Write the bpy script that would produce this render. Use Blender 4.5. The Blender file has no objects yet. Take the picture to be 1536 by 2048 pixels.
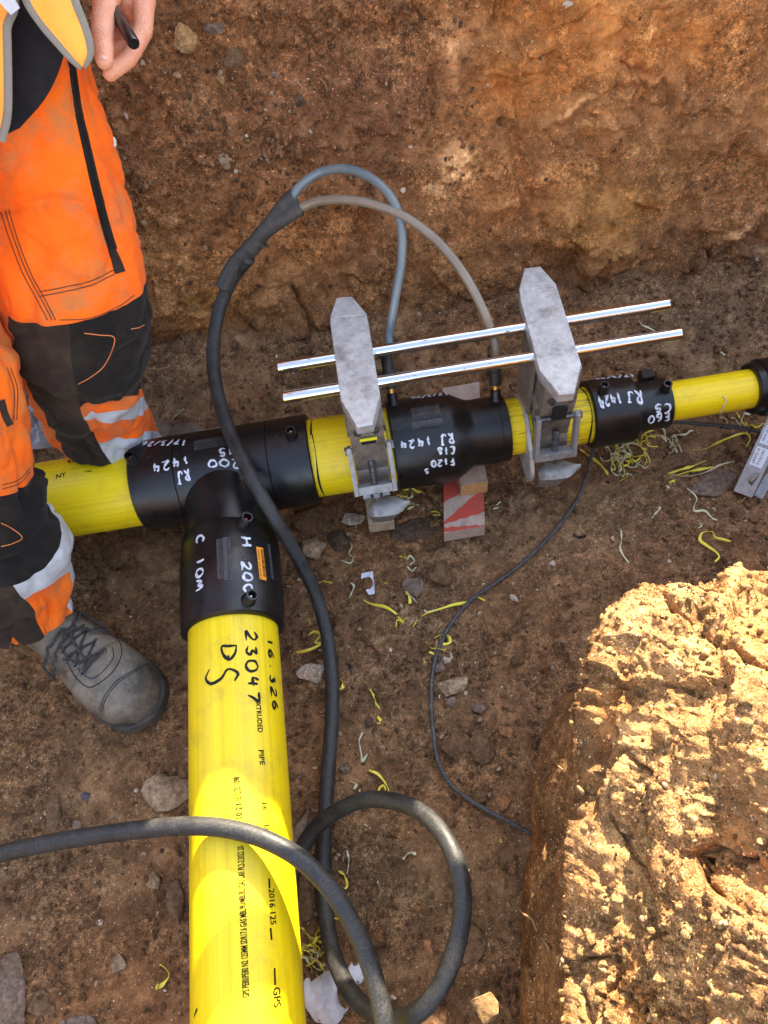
import bpy, bmesh, math, random
import numpy as np
from mathutils import Vector
from mathutils.bvhtree import BVHTree

SC = bpy.context.scene
COL = SC.collection
rng = np.random.default_rng(7)
random.seed(7)

# ------------------------------------------------------------------ camera
H = 0.13                                            # height of the pipe axis over the trench floor
R = np.array([[0.9873622824, -0.1584151807, 0.0045115209],
              [-0.1387243369, -0.8501694965, 0.5079048982],
              [-0.0766242888, -0.5021119972, -0.8614013354]])   # rows: world axes seen from the camera
CAM = np.array([0.23183, -0.69129, 0.97119 + H])
F = 1483.3                                          # focal length in photo pixels (1536 x 2048)
cd = bpy.data.cameras.new('camera'); cam = bpy.data.objects.new('camera', cd); COL.objects.link(cam)
cd.sensor_fit = 'VERTICAL'; cd.sensor_height = 36; cd.lens = 36 * F / 2048
cd.clip_start = 0.02; cd.clip_end = 400
from mathutils import Matrix
_m = R @ np.diag([1, -1, -1])
cam.matrix_world = Matrix([[*_m[0], CAM[0]], [*_m[1], CAM[1]], [*_m[2], CAM[2]], [0, 0, 0, 1]])
SC.camera = cam
SC.render.resolution_x = 768; SC.render.resolution_y = 1024

# ------------------------------------------------------------------ light
SUN_EL, SUN_AZ = math.radians(33), math.radians(24)   # azimuth from +Y towards +X
SUN = np.array([math.sin(SUN_AZ) * math.cos(SUN_EL), math.cos(SUN_AZ) * math.cos(SUN_EL), math.sin(SUN_EL)])
w = bpy.data.worlds.new('World'); SC.world = w; w.use_nodes = True
nt = w.node_tree; bg = nt.nodes['Background']
sky = nt.nodes.new('ShaderNodeTexSky'); sky.sky_type = 'NISHITA'; sky.sun_disc = False
sky.sun_elevation = SUN_EL; sky.sun_rotation = SUN_AZ
sky.air_density = 1.0; sky.dust_density = 1.2; sky.ozone_density = 0.6
hs = nt.nodes.new('ShaderNodeHueSaturation'); hs.inputs['Saturation'].default_value = .72   # phone white balance: warm shade
nt.links.new(sky.outputs[0], hs.inputs['Color']); nt.links.new(hs.outputs[0], bg.inputs[0]); bg.inputs[1].default_value = 0.15
sd = bpy.data.lights.new('sun', 'SUN'); sd.energy = 4.6; sd.angle = math.radians(0.5); sd.color = (1.0, 0.88, 0.68)
so = bpy.data.objects.new('sun', sd); COL.objects.link(so)
so.rotation_euler = Vector((-SUN[0], -SUN[1], -SUN[2])).to_track_quat('-Z', 'Y').to_euler()
so.location = (2, 4, 4)
SC.view_settings.view_transform = 'Standard'; SC.view_settings.look = 'None'
SC.view_settings.exposure = 2.5; SC.view_settings.gamma = 1.0
SC.render.engine = 'CYCLES'
SC.cycles.max_bounces = 8; SC.cycles.diffuse_bounces = 5
SC.cycles.use_denoising = True

# ------------------------------------------------------------------ picture <-> place
def ray(px, py):
    return R @ np.array([(px - 768) / F, (py - 1024) / F, 1.0])
def P(px, py, z):
    d = ray(px, py); return CAM + d * ((z - CAM[2]) / d[2])
def PY(px, py, y):
    d = ray(px, py); return CAM + d * ((y - CAM[1]) / d[1])
def Q(px, py, dep):
    return CAM + ray(px, py) * dep
def proj(wp):
    p = (np.asarray(wp, float) - CAM) @ R
    return np.stack([768 + F * p[..., 0] / p[..., 2], 1024 + F * p[..., 1] / p[..., 2], p[..., 2]], -1)

# ------------------------------------------------------------------ noise
_perm = np.random.default_rng(3).permutation(256); _perm = np.concatenate([_perm, _perm, _perm])
_grad = np.random.default_rng(4).normal(size=(256, 3)); _grad /= np.linalg.norm(_grad, axis=1)[:, None]
def perlin(p):
    p = np.asarray(p, float); i = np.floor(p).astype(int); f = p - i; i &= 255
    u = f * f * f * (f * (f * 6 - 15) + 10)
    out = 0
    for dx in (0, 1):
        for dy in (0, 1):
            for dz in (0, 1):
                h = _perm[_perm[_perm[(i[..., 0] + dx) & 255] + ((i[..., 1] + dy) & 255)] + ((i[..., 2] + dz) & 255)]
                g = _grad[h]
                d = g[..., 0] * (f[..., 0] - dx) + g[..., 1] * (f[..., 1] - dy) + g[..., 2] * (f[..., 2] - dz)
                wx = u[..., 0] if dx else 1 - u[..., 0]
                wy = u[..., 1] if dy else 1 - u[..., 1]
                wz = u[..., 2] if dz else 1 - u[..., 2]
                out = out + d * wx * wy * wz
    return out * 1.5
def fbm(p, octv=4, gain=.5, lac=2.03):
    a, s, o = 1.0, 0, 0
    p = np.asarray(p, float)
    for k in range(octv):
        o = o + a * perlin(p + 17.3 * k); s += a; a *= gain; p = p * lac
    return o / s
def worley(p):
    p = np.asarray(p, float); i = np.floor(p).astype(int); f = p - i
    best = np.full(p.shape[:-1], 9.0); second = best.copy()
    for dx in (-1, 0, 1):
        for dy in (-1, 0, 1):
            for dz in (-1, 0, 1):
                a, b, c = (i[..., 0] + dx) & 255, (i[..., 1] + dy) & 255, (i[..., 2] + dz) & 255
                h = _perm[_perm[_perm[a] + b] + c]; h2 = _perm[h + 31]; h3 = _perm[h2 + 57]
                d = (dx + h / 255. - f[..., 0]) ** 2 + (dy + h2 / 255. - f[..., 1]) ** 2 + (dz + h3 / 255. - f[..., 2]) ** 2
                second = np.minimum(second, np.maximum(d, best)); best = np.minimum(best, d)
    return np.sqrt(best), np.sqrt(second)
def facets(p, amp, tilt):
    """broken earth: every cell a tilted plane of its own height"""
    p = np.asarray(p, float); i = np.floor(p).astype(int); f = p - i
    best = np.full(p.shape[:-1], 9.0); out = np.zeros(p.shape[:-1])
    for dx in (-1, 0, 1):
        for dy in (-1, 0, 1):
            for dz in (-1, 0, 1):
                a, b, c = (i[..., 0] + dx) & 255, (i[..., 1] + dy) & 255, (i[..., 2] + dz) & 255
                h = _perm[_perm[_perm[a] + b] + c]; h2 = _perm[h + 31]; h3 = _perm[h2 + 57]
                rx, ry, rz = f[..., 0] - dx - h / 255., f[..., 1] - dy - h2 / 255., f[..., 2] - dz - h3 / 255.
                d = rx * rx + ry * ry + rz * rz; g = _grad[_perm[h3 + 11]]
                k = d < best; best = np.where(k, d, best)
                out = np.where(k, amp * (_perm[h3 + 101] / 127.5 - 1) + tilt * (g[..., 0] * rx + g[..., 1] * ry + g[..., 2] * rz), out)
    return out
def smooth(a, b, x):
    t = np.clip((x - a) / (b - a), 0, 1); return t * t * (3 - 2 * t)

# ------------------------------------------------------------------ mesh building
class MB:
    """collects grids, tubes, prisms; becomes ONE mesh object"""
    def __init__(s): s.v = []; s.f = []; s.m = []; s.n = 0
    def add(s, v, f, m=0):
        v = np.asarray(v, float).reshape(-1, 3); s.v.append(v)
        for q in f: s.f.append(tuple(int(i) + s.n for i in q))
        s.m += [m] * len(f) if np.isscalar(m) else list(m)
        s.n += len(v); return s
    def grid(s, g, cu=False, cv=False, m=0, flip=False):
        a, b = g.shape[:2]; ia = np.arange(a if cu else a - 1); ib = np.arange(b if cv else b - 1)
        I, J = np.meshgrid(ia, ib, indexing='ij'); I2 = (I + 1) % a; J2 = (J + 1) % b
        q = np.stack([I * b + J, I2 * b + J, I2 * b + J2, I * b + J2], -1).reshape(-1, 4)
        if flip: q = q[:, ::-1]
        if not np.isscalar(m): m = np.asarray(m).reshape(-1)
        return s.add(g, q.tolist(), m)
    def tube(s, pts, r, n=12, m=0, caps=True, closed=False):
        pts = np.asarray(pts, float); k = len(pts); r = np.broadcast_to(np.asarray(r, float), (k,))
        t = np.gradient(pts, axis=0)
        if closed: t = np.roll(pts, -1, 0) - np.roll(pts, 1, 0)
        t /= np.linalg.norm(t, axis=1)[:, None] + 1e-12
        a = np.array([0, 0, 1.]) if abs(t[0][2]) < .9 else np.array([1., 0, 0])
        e = np.cross(t[0], a); e /= np.linalg.norm(e); th = np.arange(n) * 2 * math.pi / n
        g = np.zeros((k, n, 3))
        for i in range(k):
            e = e - t[i] * (e @ t[i]); e /= np.linalg.norm(e); b = np.cross(t[i], e)
            g[i] = pts[i] + r[i] * (np.cos(th)[:, None] * e + np.sin(th)[:, None] * b)
        base = s.n; s.grid(g, cu=closed, cv=True, m=m)
        if caps and not closed:
            s.f.append(tuple(base + i for i in range(n))[::-1]); s.m.append(m)
            s.f.append(tuple(base + (k - 1) * n + i for i in range(n))); s.m.append(m)
        return s
    def lathe(s, prof, o, ax, n=64, m=0, ex=None):
        """prof: (t along axis, radius) list; m may be a list, one per segment"""
        ax = np.asarray(ax, float); ax = ax / np.linalg.norm(ax)
        a = np.array([0, 0, 1.]) if abs(ax[2]) < .9 else np.array([1., 0, 0])
        e = np.cross(a, ax); e /= np.linalg.norm(e); b = np.cross(ax, e)
        th = np.arange(n) * 2 * math.pi / n
        prof = np.asarray(prof, float)
        g = np.asarray(o, float) + prof[:, 0][:, None, None] * ax + prof[:, 1][:, None, None] * (np.cos(th)[None, :, None] * e + np.sin(th)[None, :, None] * b)
        if not np.isscalar(m): m = np.repeat(np.asarray(m)[:, None], n, 1)
        return s.grid(g, cv=True, m=m, flip=True)
    def prism(s, poly, d, m=0, bev=0):
        """poly: Nx3 planar loop, d: extrusion vector"""
        poly = np.asarray(poly, float); d = np.asarray(d, float); n = len(poly)
        if bev:
            c = poly.mean(0); L = np.linalg.norm(d); dn = d / L
            sh = poly + (c - poly) / np.linalg.norm(c - poly, axis=1)[:, None] * bev
            loops = [sh, poly + dn * bev, poly + d - dn * bev, sh + d]
        else: loops = [poly, poly + d]
        k = len(loops); v = np.concatenate(loops)
        f = [tuple(range(n))[::-1], tuple((k - 1) * n + i for i in range(n))]
        for j in range(k - 1):
            for i in range(n): f.append((j * n + i, j * n + (i + 1) % n, (j + 1) * n + (i + 1) % n, (j + 1) * n + i))
        return s.add(v, f, m)
    def box(s, c, ex, ey, ez, m=0, bev=.0015):
        c, ex, ey, ez = (np.asarray(q, float) for q in (c, ex, ey, ez))
        return s.prism([c - ex - ey - ez, c + ex - ey - ez, c + ex + ey - ez, c - ex + ey - ez], 2 * ez, m, bev)
    def build(s, name, mats, parent=None, smooth_=True, base=None, sharp=None):
        v = np.concatenate(s.v) if s.v else np.zeros((0, 3))
        if parent is not None: base = ROOT[parent.name]
        elif base is None: base = np.array([(v[:, 0].min() + v[:, 0].max()) / 2, (v[:, 1].min() + v[:, 1].max()) / 2, v[:, 2].min()])
        me = bpy.data.meshes.new(name); me.from_pydata((v - base).tolist(), [], s.f)
        mats = mats if isinstance(mats, (list, tuple)) else [mats]
        for q in mats: me.materials.append(q)
        me.polygons.foreach_set('material_index', np.asarray(s.m, dtype=np.int32))
        me.polygons.foreach_set('use_smooth', np.full(len(s.f), bool(smooth_)))
        bm = bmesh.new(); bm.from_mesh(me); bmesh.ops.recalc_face_normals(bm, faces=bm.faces) if sharp != 'keep' else None
        bm.to_mesh(me); bm.free()
        if smooth_ and sharp not in (None, 'keep'): me.set_sharp_from_angle(angle=math.radians(sharp))
        me.update()
        o = bpy.data.objects.new(name, me); COL.objects.link(o)
        if parent is None: o.location = base
        else: o.parent = parent
        ROOT[o.name] = np.asarray(base, float)
        return o
ROOT = {}
def bvh(mb):
    v = np.concatenate(mb.v); return BVHTree.FromPolygons([tuple(q) for q in v], mb.f)
def hit(tree, px, py, off=0.0):
    d = ray(px, py); d = d / np.linalg.norm(d)
    h = tree.ray_cast(Vector(CAM), Vector(d))
    if h[0] is None: return None
    n = np.array(h[1]); n = n if n @ d < 0 else -n
    return np.array(h[0]) + n * off
def tag(o, label=None, cat=None, group=None, kind=None):
    for k, q in (('label', label), ('category', cat), ('group', group), ('kind', kind)):
        if q: o[k] = q
    return o
def thing(name, label, cat, loc, group=None):
    o = bpy.data.objects.new(name, None); COL.objects.link(o); o.location = loc; o.empty_display_size = .05
    ROOT[o.name] = np.asarray(loc, float); return tag(o, label, cat, group)
def spline(pts, n=200):
    """centripetal-ish Catmull-Rom, resampled evenly"""
    p = np.asarray(pts, float); p = np.vstack([2 * p[0] - p[1], p, 2 * p[-1] - p[-2]])
    out = []
    for i in range(1, len(p) - 2):
        t = np.linspace(0, 1, 24, endpoint=False)[:, None]
        a, b, c, d = p[i - 1], p[i], p[i + 1], p[i + 2]
        out.append(.5 * (2 * b + (c - a) * t + (2 * a - 5 * b + 4 * c - d) * t ** 2 + (3 * b - a - 3 * c + d) * t ** 3))
    o = np.vstack(out + [p[-2][None]])
    L = np.r_[0, np.cumsum(np.linalg.norm(np.diff(o, axis=0), axis=1))]
    return np.stack([np.interp(np.linspace(0, L[-1], n), L, o[:, k]) for k in range(o.shape[1])], 1)

# ------------------------------------------------------------------ materials
class M:
    def __init__(s, name):
        s.m = bpy.data.materials.new(name); s.m.use_nodes = True; s.t = s.m.node_tree
        s.b = s.t.nodes['Principled BSDF']; s.co = s.t.nodes.new('ShaderNodeTexCoord').outputs['Object']
    def n(s, typ, **kw):
        q = s.t.nodes.new(typ)
        for k, x in kw.items(): setattr(q, k, x)
        return q
    def l(s, a, b): s.t.links.new(a, b)
    def map(s, scale=(1, 1, 1), rot=(0, 0, 0)):
        q = s.n('ShaderNodeMapping'); q.inputs['Scale'].default_value = scale; q.inputs['Rotation'].default_value = rot
        s.l(s.co, q.inputs['Vector']); return q.outputs[0]
    def noise(s, scale, detail=5, rough=.6, vec=None, dist=0):
        q = s.n('ShaderNodeTexNoise'); q.inputs['Scale'].default_value = scale; q.inputs['Detail'].default_value = detail
        q.inputs['Roughness'].default_value = rough; q.inputs['Distortion'].default_value = dist
        s.l(vec or s.co, q.inputs['Vector']); return q.outputs['Fac']
    def vor(s, scale, out='Distance', feature='F1', vec=None, rand=1):
        q = s.n('ShaderNodeTexVoronoi'); q.feature = feature; q.inputs['Scale'].default_value = scale
        q.inputs['Randomness'].default_value = rand
        s.l(vec or s.co, q.inputs['Vector']); return q.outputs[out]
    def ramp(s, fac, stops):
        q = s.n('ShaderNodeValToRGB'); e = q.color_ramp.elements
        while len(e) < len(stops): e.new(.5)
        for k, (p, c) in enumerate(stops):
            e[k].position = p; c = (c, c, c) if np.isscalar(c) else c; e[k].color = (*c, 1)
        s.l(fac, q.inputs[0]); return q.outputs[0]
    def mix(s, fac, a, b, blend='MIX'):
        q = s.n('ShaderNodeMix'); q.data_type = 'RGBA'; q.blend_type = blend
        for k, x in ((0, fac), (6, a), (7, b)):
            sock = q.inputs[k]
            if hasattr(x, 'is_linked'): s.l(x, sock)
            elif np.isscalar(x): sock.default_value = x if k == 0 else (x, x, x, 1)
            else: sock.default_value = (*x, 1)
        return q.outputs[2]
    def math(s, op, a, b=0.0, clamp=False):
        q = s.n('ShaderNodeMath'); q.operation = op; q.use_clamp = clamp
        for sock, x in ((q.inputs[0], a), (q.inputs[1], b)):
            if hasattr(x, 'is_linked'): s.l(x, sock)
            else: sock.default_value = x
        return q.outputs[0]
    def col(s, c):
        if hasattr(c, 'is_linked'): s.l(c, s.b.inputs['Base Color'])
        else: s.b.inputs['Base Color'].default_value = (*c, 1)
        return s
    def set(s, **kw):
        for k, x in kw.items():
            sock = s.b.inputs[{'rough': 'Roughness', 'metal': 'Metallic', 'spec': 'Specular IOR Level', 'coat': 'Coat Weight',
                               'coatr': 'Coat Roughness', 'sss': 'Subsurface Weight', 'sheen': 'Sheen Weight', 'trans': 'Transmission Weight', 'alpha': 'Alpha'}[k]]
            if hasattr(x, 'is_linked'): s.l(x, sock)
            else: sock.default_value = x
        return s
    def bump(s, h, dist=.001, strength=1.0):
        q = s.n('ShaderNodeBump'); q.inputs['Distance'].default_value = dist
        if hasattr(strength, 'is_linked'): s.l(strength, q.inputs['Strength'])
        else: q.inputs['Strength'].default_value = strength
        s.l(h, q.inputs['Height'])
        old = s.b.inputs['Normal']
        if old.is_linked: s.l(old.links[0].from_socket, q.inputs['Normal'])
        s.l(q.outputs[0], old); return s
MAT = {}
def simple(name, c, c2=None, rough=.6, scale=40, bump=0, bscale=300, **kw):
    m = M(name)
    if c2 is None: m.col(c)
    else: m.col(m.mix(m.ramp(m.noise(scale), [(.35, 0.), (.65, 1.)]), c, c2))
    m.set(rough=rough, **kw)
    if bump: m.bump(m.noise(bscale, 4), bump)
    MAT[name] = m.m; return m.m

def soil(name, tint=(1, 1, 1), speck=.5, attr=True):
    m = M(name)
    big = m.noise(5, 6, .62); mid = m.noise(26, 6, .7); fine = m.noise(160, 5, .75); gr = m.noise(600, 3, .7)
    c = m.ramp(big, [(.34, (.078, .042, .022)), (.5, (.118, .062, .030)), (.66, (.165, .090, .043))])
    c = m.mix(.55, c, m.ramp(mid, [(.36, (.060, .034, .019)), (.5, (.125, .068, .034)), (.64, (.23, .140, .075))]))
    if attr:
        a = m.n('ShaderNodeAttribute'); a.attribute_name = 'Col'
        c = m.mix(1.0, c, a.outputs['Color'], 'MULTIPLY')
    f2 = m.noise(75, 6, .8); msk = sep(m, m.ramp(m.noise(8, 5, .65, None, .6), [(.40, .22), (.58, 1.)]))   # crumbly or scraped smooth
    c = m.mix(msk, c, m.ramp(f2, [(.36, .62), (.5, 1.), (.64, 1.42)]), 'MULTIPLY')
    c = m.mix(msk, c, m.ramp(fine, [(.36, .48), (.5, 1.), (.64, 1.65)]), 'MULTIPLY')
    c = m.mix(msk, c, m.ramp(gr, [(.36, .55), (.5, 1.), (.64, 1.6)]), 'MULTIPLY')
    # pale grit: only some voronoi cells, only their core
    for sc, th, r in ((210, .80, .22), (420, .82, .26)):
        vc = m.n('ShaderNodeTexVoronoi'); vc.inputs['Scale'].default_value = sc; m.l(m.co, vc.inputs['Vector'])
        sel = m.math('GREATER_THAN', sep(m, vc.outputs['Color']), th + .15 * (1 - speck))
        core = m.math('LESS_THAN', vc.outputs['Distance'], r)
        c = m.mix(m.math('MULTIPLY', m.math('MULTIPLY', sel, core), .8), c, m.ramp(fine, [(.3, (.22, .13, .08)), (.7, (.50, .38, .28))]))
    c = m.mix(1.0, c, tint, 'MULTIPLY')
    m.col(c).set(rough=.93, spec=.25)
    m.bump(mid, .014, .7); m.bump(f2, .012, msk); m.bump(fine, .008, msk); m.bump(gr, .0025, 1.)
    MAT[name] = m.m; return m.m
def sep(m, colsock):
    q = m.n('ShaderNodeSeparateColor'); m.l(colsock, q.inputs[0]); return q.outputs[0]

# ================================================================== THE TRENCH
def big_grid(name, g, mat, col=None, flip=False, cv=False):
    """a large regular grid as one mesh, with a colour attribute for soil layers"""
    a, b = g.shape[:2]
    I, J = np.meshgrid(np.arange(a - 1), np.arange(b - 1), indexing='ij')
    q = np.stack([I * b + J, (I + 1) * b + J, (I + 1) * b + J + 1, I * b + J + 1], -1).reshape(-1, 4)
    if flip: q = q[:, ::-1]
    me = bpy.data.meshes.new(name); v = g.reshape(-1, 3)
    me.vertices.add(len(v)); me.vertices.foreach_set('co', v.astype(np.float32).ravel())
    me.loops.add(q.size); me.loops.foreach_set('vertex_index', q.astype(np.int32).ravel())
    me.polygons.add(len(q)); me.polygons.foreach_set('loop_start', np.arange(0, q.size, 4, dtype=np.int32))
    me.polygons.foreach_set('use_smooth', np.ones(len(q), bool))
    me.update(calc_edges=True)
    at = me.color_attributes.new('Col', 'FLOAT_COLOR', 'POINT')
    c = np.ones((len(v), 4), np.float32)
    if col is not None: c[:, :3] = col.reshape(-1, 3)
    at.data.foreach_set('color', c.ravel())
    me.materials.append(mat); o = bpy.data.objects.new(name, me); COL.objects.link(o)
    return tag(o, kind='structure')
def spread(lo, hi, step, far_lo, far_hi, grow=1.22):
    x = list(np.arange(lo, hi, step)); d = step
    while x[-1] < far_hi: d *= grow; x.append(x[-1] + d)
    d = step; pre = []
    c = lo
    while c > far_lo: d *= grow; c -= d; pre.append(c)
    return np.array(pre[::-1] + x)
def blob(g2, c, r, rot=0):
    dx, dy = g2[..., 0] - c[0], g2[..., 1] - c[1]
    ca, sa = math.cos(rot), math.sin(rot); u, v = (dx * ca + dy * sa) / r[0], (-dx * sa + dy * ca) / r[1]
    return np.exp(-(u * u + v * v))

SOIL_F = soil('trench_floor_soil', (2.8, 2.7, 2.45))
SOIL_W = soil('trench_wall_soil', (3.9, 3.3, 2.5), speck=.35)
SOIL_C = soil('bank_soil', (4.4, 4.2, 3.2), speck=.75)

# ---- floor
def fz(x, y):
    p = np.stack([x, y, np.zeros_like(x)], -1)
    z = .016 * fbm(p * 3.1 + 5, 3) + .009 * fbm(p * 14, 3) 
    z = z + .085 * smooth(.10, .36, y + .05 * fbm(p * 4 + 60, 3)) ** 1.6 + .012 * smooth(.12, .25, y) * fbm(p * 20 + 6, 3)
    z = z + .012 * smooth(.45, .6, x) * smooth(-.1, -.3, y)
    return z - .004
fx = spread(-.62, 1.2, .0036, -8, 12); fy = spread(-1.0, .42, .0036, -14, .6)
X_, Y_ = np.meshgrid(fx, fy, indexing='ij'); pf = np.stack([X_, Y_, 0 * X_], -1)
rough_ = .35 + .65 * smooth(-.1, .35, fbm(pf * 5 + 3, 2))
w1, w2 = worley(pf * 62 + .35 * perlin(pf * 40)[..., None])
w3, _ = worley(pf * 135)
pq_ = pf + .008 * np.stack([perlin(pf * 26), perlin(pf * 26 + 9), 0 * X_], -1)
zf = fz(X_, Y_) + smooth(-.1, .25, fbm(pf * 6 + 44, 3)) * facets(pq_ * 24, .004, .009) + facets(pq_ * 70 + 5, .0012, .0026) + rough_ * (.0085 * np.clip(.55 - w1, 0, 1) * 1.6 * (perlin(pf * 30 + 9) > -.05) + .0045 * np.clip(.5 - w3, 0, 1)) + .0032 * fbm(pf * 70, 4)
cf = np.ones(X_.shape + (3,)); t_ = fbm(pf * 4.2 + 40, 4)[..., None]
cf = cf * (1 + .35 * t_) * (1 + np.array([.12, .0, -.1]) * fbm(pf * 3 + 70, 2)[..., None] * 2)
big_grid('trench_floor', np.stack([X_, Y_, zf], -1), SOIL_F, cf)
def floor_z(x, y): return float(fz(np.array([x]), np.array([y]))[0])

# ---- far wall: rows climb the cut face, then lie back over the bank top
def ridge(x):
    """height of the bank's edge along the trench"""
    return 1.12 - .242 * smooth(.335, .375, x) + .01 * smooth(.52, .62, x) + .14 * smooth(1.06, 1.2, x)  # unseen edge, its dip shaped to drop sun patches on pipe, cable and bank
wx = spread(-.45, 1.25, .0036, -14, 14)
s_lo = np.arange(-.03, .70, .0036); s_hi = np.array([.715, .735, .76, .79, .82, .86, .9, .94, 1.0])
S_ = np.r_[s_lo, s_hi]; nb = 26
back = .05 * 1.3 ** np.arange(nb)
Xw, Sw = np.meshgrid(wx, S_, indexing='ij')
Hx = ridge(Xw)
zz = np.where(Sw < .6, Sw, .6 + (Sw - .6) / .4 * (Hx - .6))
def wall_y(x, z):
    y = .275 + .055 * (1 - np.exp(-np.clip(z + .02, 0, 9) / .05)) + .13 * z
    y = y - .03 * np.exp(-(z + .02) / .06)             # undercut foot on the right
    y = y + .02 * np.sin(x * 2.3 + .4)
    return y
yy = wall_y(Xw, zz)
pw = np.stack([Xw, yy, zz], -1)
C_step = PY(885, 250, .36)[0]                                                      # the vertical tooth mark of the digger
wob = .016 * perlin(np.stack([zz * 7, zz * 0, zz * 0], -1)) + .010 * fbm(pw * 28, 3)
left_ = 1 - smooth(C_step - .02, C_step + .02, Xw + wob)
upper = smooth(.20, .40, zz + .06 * fbm(pw * 6, 2))
lsoft = 1 - smooth(C_step - .07, C_step + .10, Xw + .10 * fbm(pw * 5 + 12, 3))
gran = lsoft * upper                                                               # loose, granular ground
disp = .042 * fbm(pw * np.array([3.2, 3, 3.6]) + 11, 4)
scr = fbm(np.stack([Xw * 26 + zz * 5, zz * 2.4, yy * 0], -1) + 3, 3)               # scrape marks down the face
disp = disp + .006 * scr * (1 - gran)
disp = disp + .022 * left_ * smooth(.15, .5, zz)
rid = 1 - np.abs(fbm(pw * 7.5 + 31, 4)) * 2.4
disp = disp + .006 * np.clip(rid, -1, 1) * (1 - .5 * gran)
crk = np.abs(fbm(pw * np.array([5, 5, 9]) + 90, 4))
disp = disp + .010 * np.exp(-(crk / .02) ** 2) * (1 - gran) * smooth(0, .3, fbm(pw * 4 + 77, 2))
a1, a2 = worley(pw * 46 + .5 * perlin(pw * 25)[..., None]); b1, _ = worley(pw * 105); g1, g2_ = worley(pw * 17 + .6 * perlin(pw * 12)[..., None])
disp = disp - gran * (.030 * np.clip(.6 - a1, 0, 1) + .016 * np.clip(.55 - b1, 0, 1)) * (.35 + .9 * smooth(-.15, .3, fbm(pw * 9 + 2, 2)))
clod_ = smooth(-.02, .3, fbm(pw * 5.5 + 61, 3)) * (1 - gran)
disp = disp - clod_ * (.020 * np.clip(.55 - g1, 0, 1) + .007 * np.clip(.55 - a1, 0, 1) + .003 * np.clip(.5 - b1, 0, 1))
disp = disp - (1 - gran) * (.010 * np.clip(.5 - a1, 0, 1) + .006 * np.clip(.5 - b1, 0, 1)) * smooth(-.1, .35, fbm(pw * 12 + 40, 3))
msk_ = smooth(-.12, .2, fbm(pw * 5 + 140, 3))
pq = pw + .010 * np.stack([perlin(pw * 22), perlin(pw * 22 + 9), perlin(pw * 22 + 17)], -1)
disp = disp + (1 - .55 * gran) * (msk_ * facets(pq * np.array([9, 8, 12]), .014, .044) + (.25 + .75 * msk_) * facets(pq * 27 + 40, .0045, .010)) + .0025 * facets(pq * 64 + 9, .6, 1.2)
for t0, sl_, dp in ((.30, .35, .020), (.55, -.22, .016), (.72, .5, .014), (.93, .15, .016)):     # bucket-tooth grooves
    ctr_ = t0 + sl_ * (zz - .3) + .012 * perlin(np.stack([zz * 9 + t0 * 40, zz * 0, zz * 0], -1)); disp = disp + dp * np.exp(-((Xw - ctr_) / .016) ** 2) * smooth(.12, .2, zz) * (1 - .8 * gran) * smooth(-.2, .1, fbm(pw * 3 + t0 * 30, 2))
e1_, e2_ = worley(pq * np.array([9, 8, 12])); disp = disp + .016 * np.exp(-((e2_ - e1_) / .05) ** 2) * msk_ * (1 - .7 * gran) * smooth(-.1, .2, fbm(pw * 6 + 200, 3))
disp = disp + .005 * fbm(pw * 60, 4)
disp = disp * smooth(-.03, .02, zz)
yy = yy + disp
top = np.stack([Xw, yy, zz + .004 * fbm(pw * 30 + 4, 2)], -1)
bk = []
for j in range(nb):
    y = top[:, -1, 1] + back[j]; x = wx
    z = top[:, -1, 2] + .02 * fbm(np.stack([x * 4, y * 4, 0 * x], -1), 3) * min(1, j / 3) - .25 * smooth(.05, 1.5, back[j]) * (top[:, -1, 2] - .55)
    bk.append(np.stack([x, y, z], -1))
gw = np.concatenate([top, np.stack(bk, 1)], 1)
# soil layers, in wall coordinates
cw = np.ones(Xw.shape + (3,)); g2 = np.stack([Xw, zz], -1)
def wb(px, py, rx, rz, rot=0):
    q = PY(px, py, .37); return blob(g2 + .025 * np.stack([fbm(pw * 9, 3), fbm(pw * 9 + 50, 3)], -1) * 2, (q[0], q[2]), (rx, rz), rot)
def tint(k, c): 
    global cw; cw = cw * (1 - k[..., None]) + cw * np.array(c) * k[..., None]
tint(np.clip(gran * (.75 + .6 * fbm(pw * 6 + 8, 3)), 0, 1), (.74, .70, .80))
tint((1 - lsoft) * smooth(.25, .42, zz + .08 * fbm(pw * 3, 3)), (1.16, 1.10, .98))
tint(np.clip(wb(1150, 90, .16, .08) + wb(1080, 210, .10, .035) + wb(1400, 130, .10, .05), 0, 1) * .8, (1.28, 1.08, .78))
tint(np.clip(wb(1300, 200, .12, .05) * .8 + wb(960, 50, .06, .04), 0, 1), (.85, .88, 1.0))
tint(np.clip(wb(1190, 440, .10, .06) + .8 * wb(420, 620, .07, .05) + .6 * wb(1280, 400, .08, .05), 0, 1), (1.30, 1.30, 1.0))
tint(np.clip(wb(560, 500, .10, .07) + wb(1040, 400, .08, .07) + wb(720, 440, .06, .05), 0, 1) * .8, (1.22, 1.05, .85))
tint(np.clip(1.0 * wb(930, 335, .026, .030, .5) + .8 * wb(870, 395, .03, .010) + .8 * wb(1475, 440, .02, .016) + .6 * wb(905, 130, .02, .04) + .45 * wb(560, 320, .03, .012) + .5 * wb(1300, 105, .03, .012) + .5 * wb(1180, 250, .04, .008), 0, 1) * smooth(-.12, .18, fbm(pw * 45, 3) + .12), (3.2, 4.0, 5.0))
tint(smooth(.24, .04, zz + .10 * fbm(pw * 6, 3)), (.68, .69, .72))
tint(wb(1520, 560, .10, .03) * .7, (1.2, .85, .7))
cw = cw * (1 + .20 * fbm(pw * np.array([7, 7, 11]) + 21, 4)[..., None])
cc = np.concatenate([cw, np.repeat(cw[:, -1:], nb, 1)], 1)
big_grid('trench_wall', gw, SOIL_W, cc)

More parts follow.
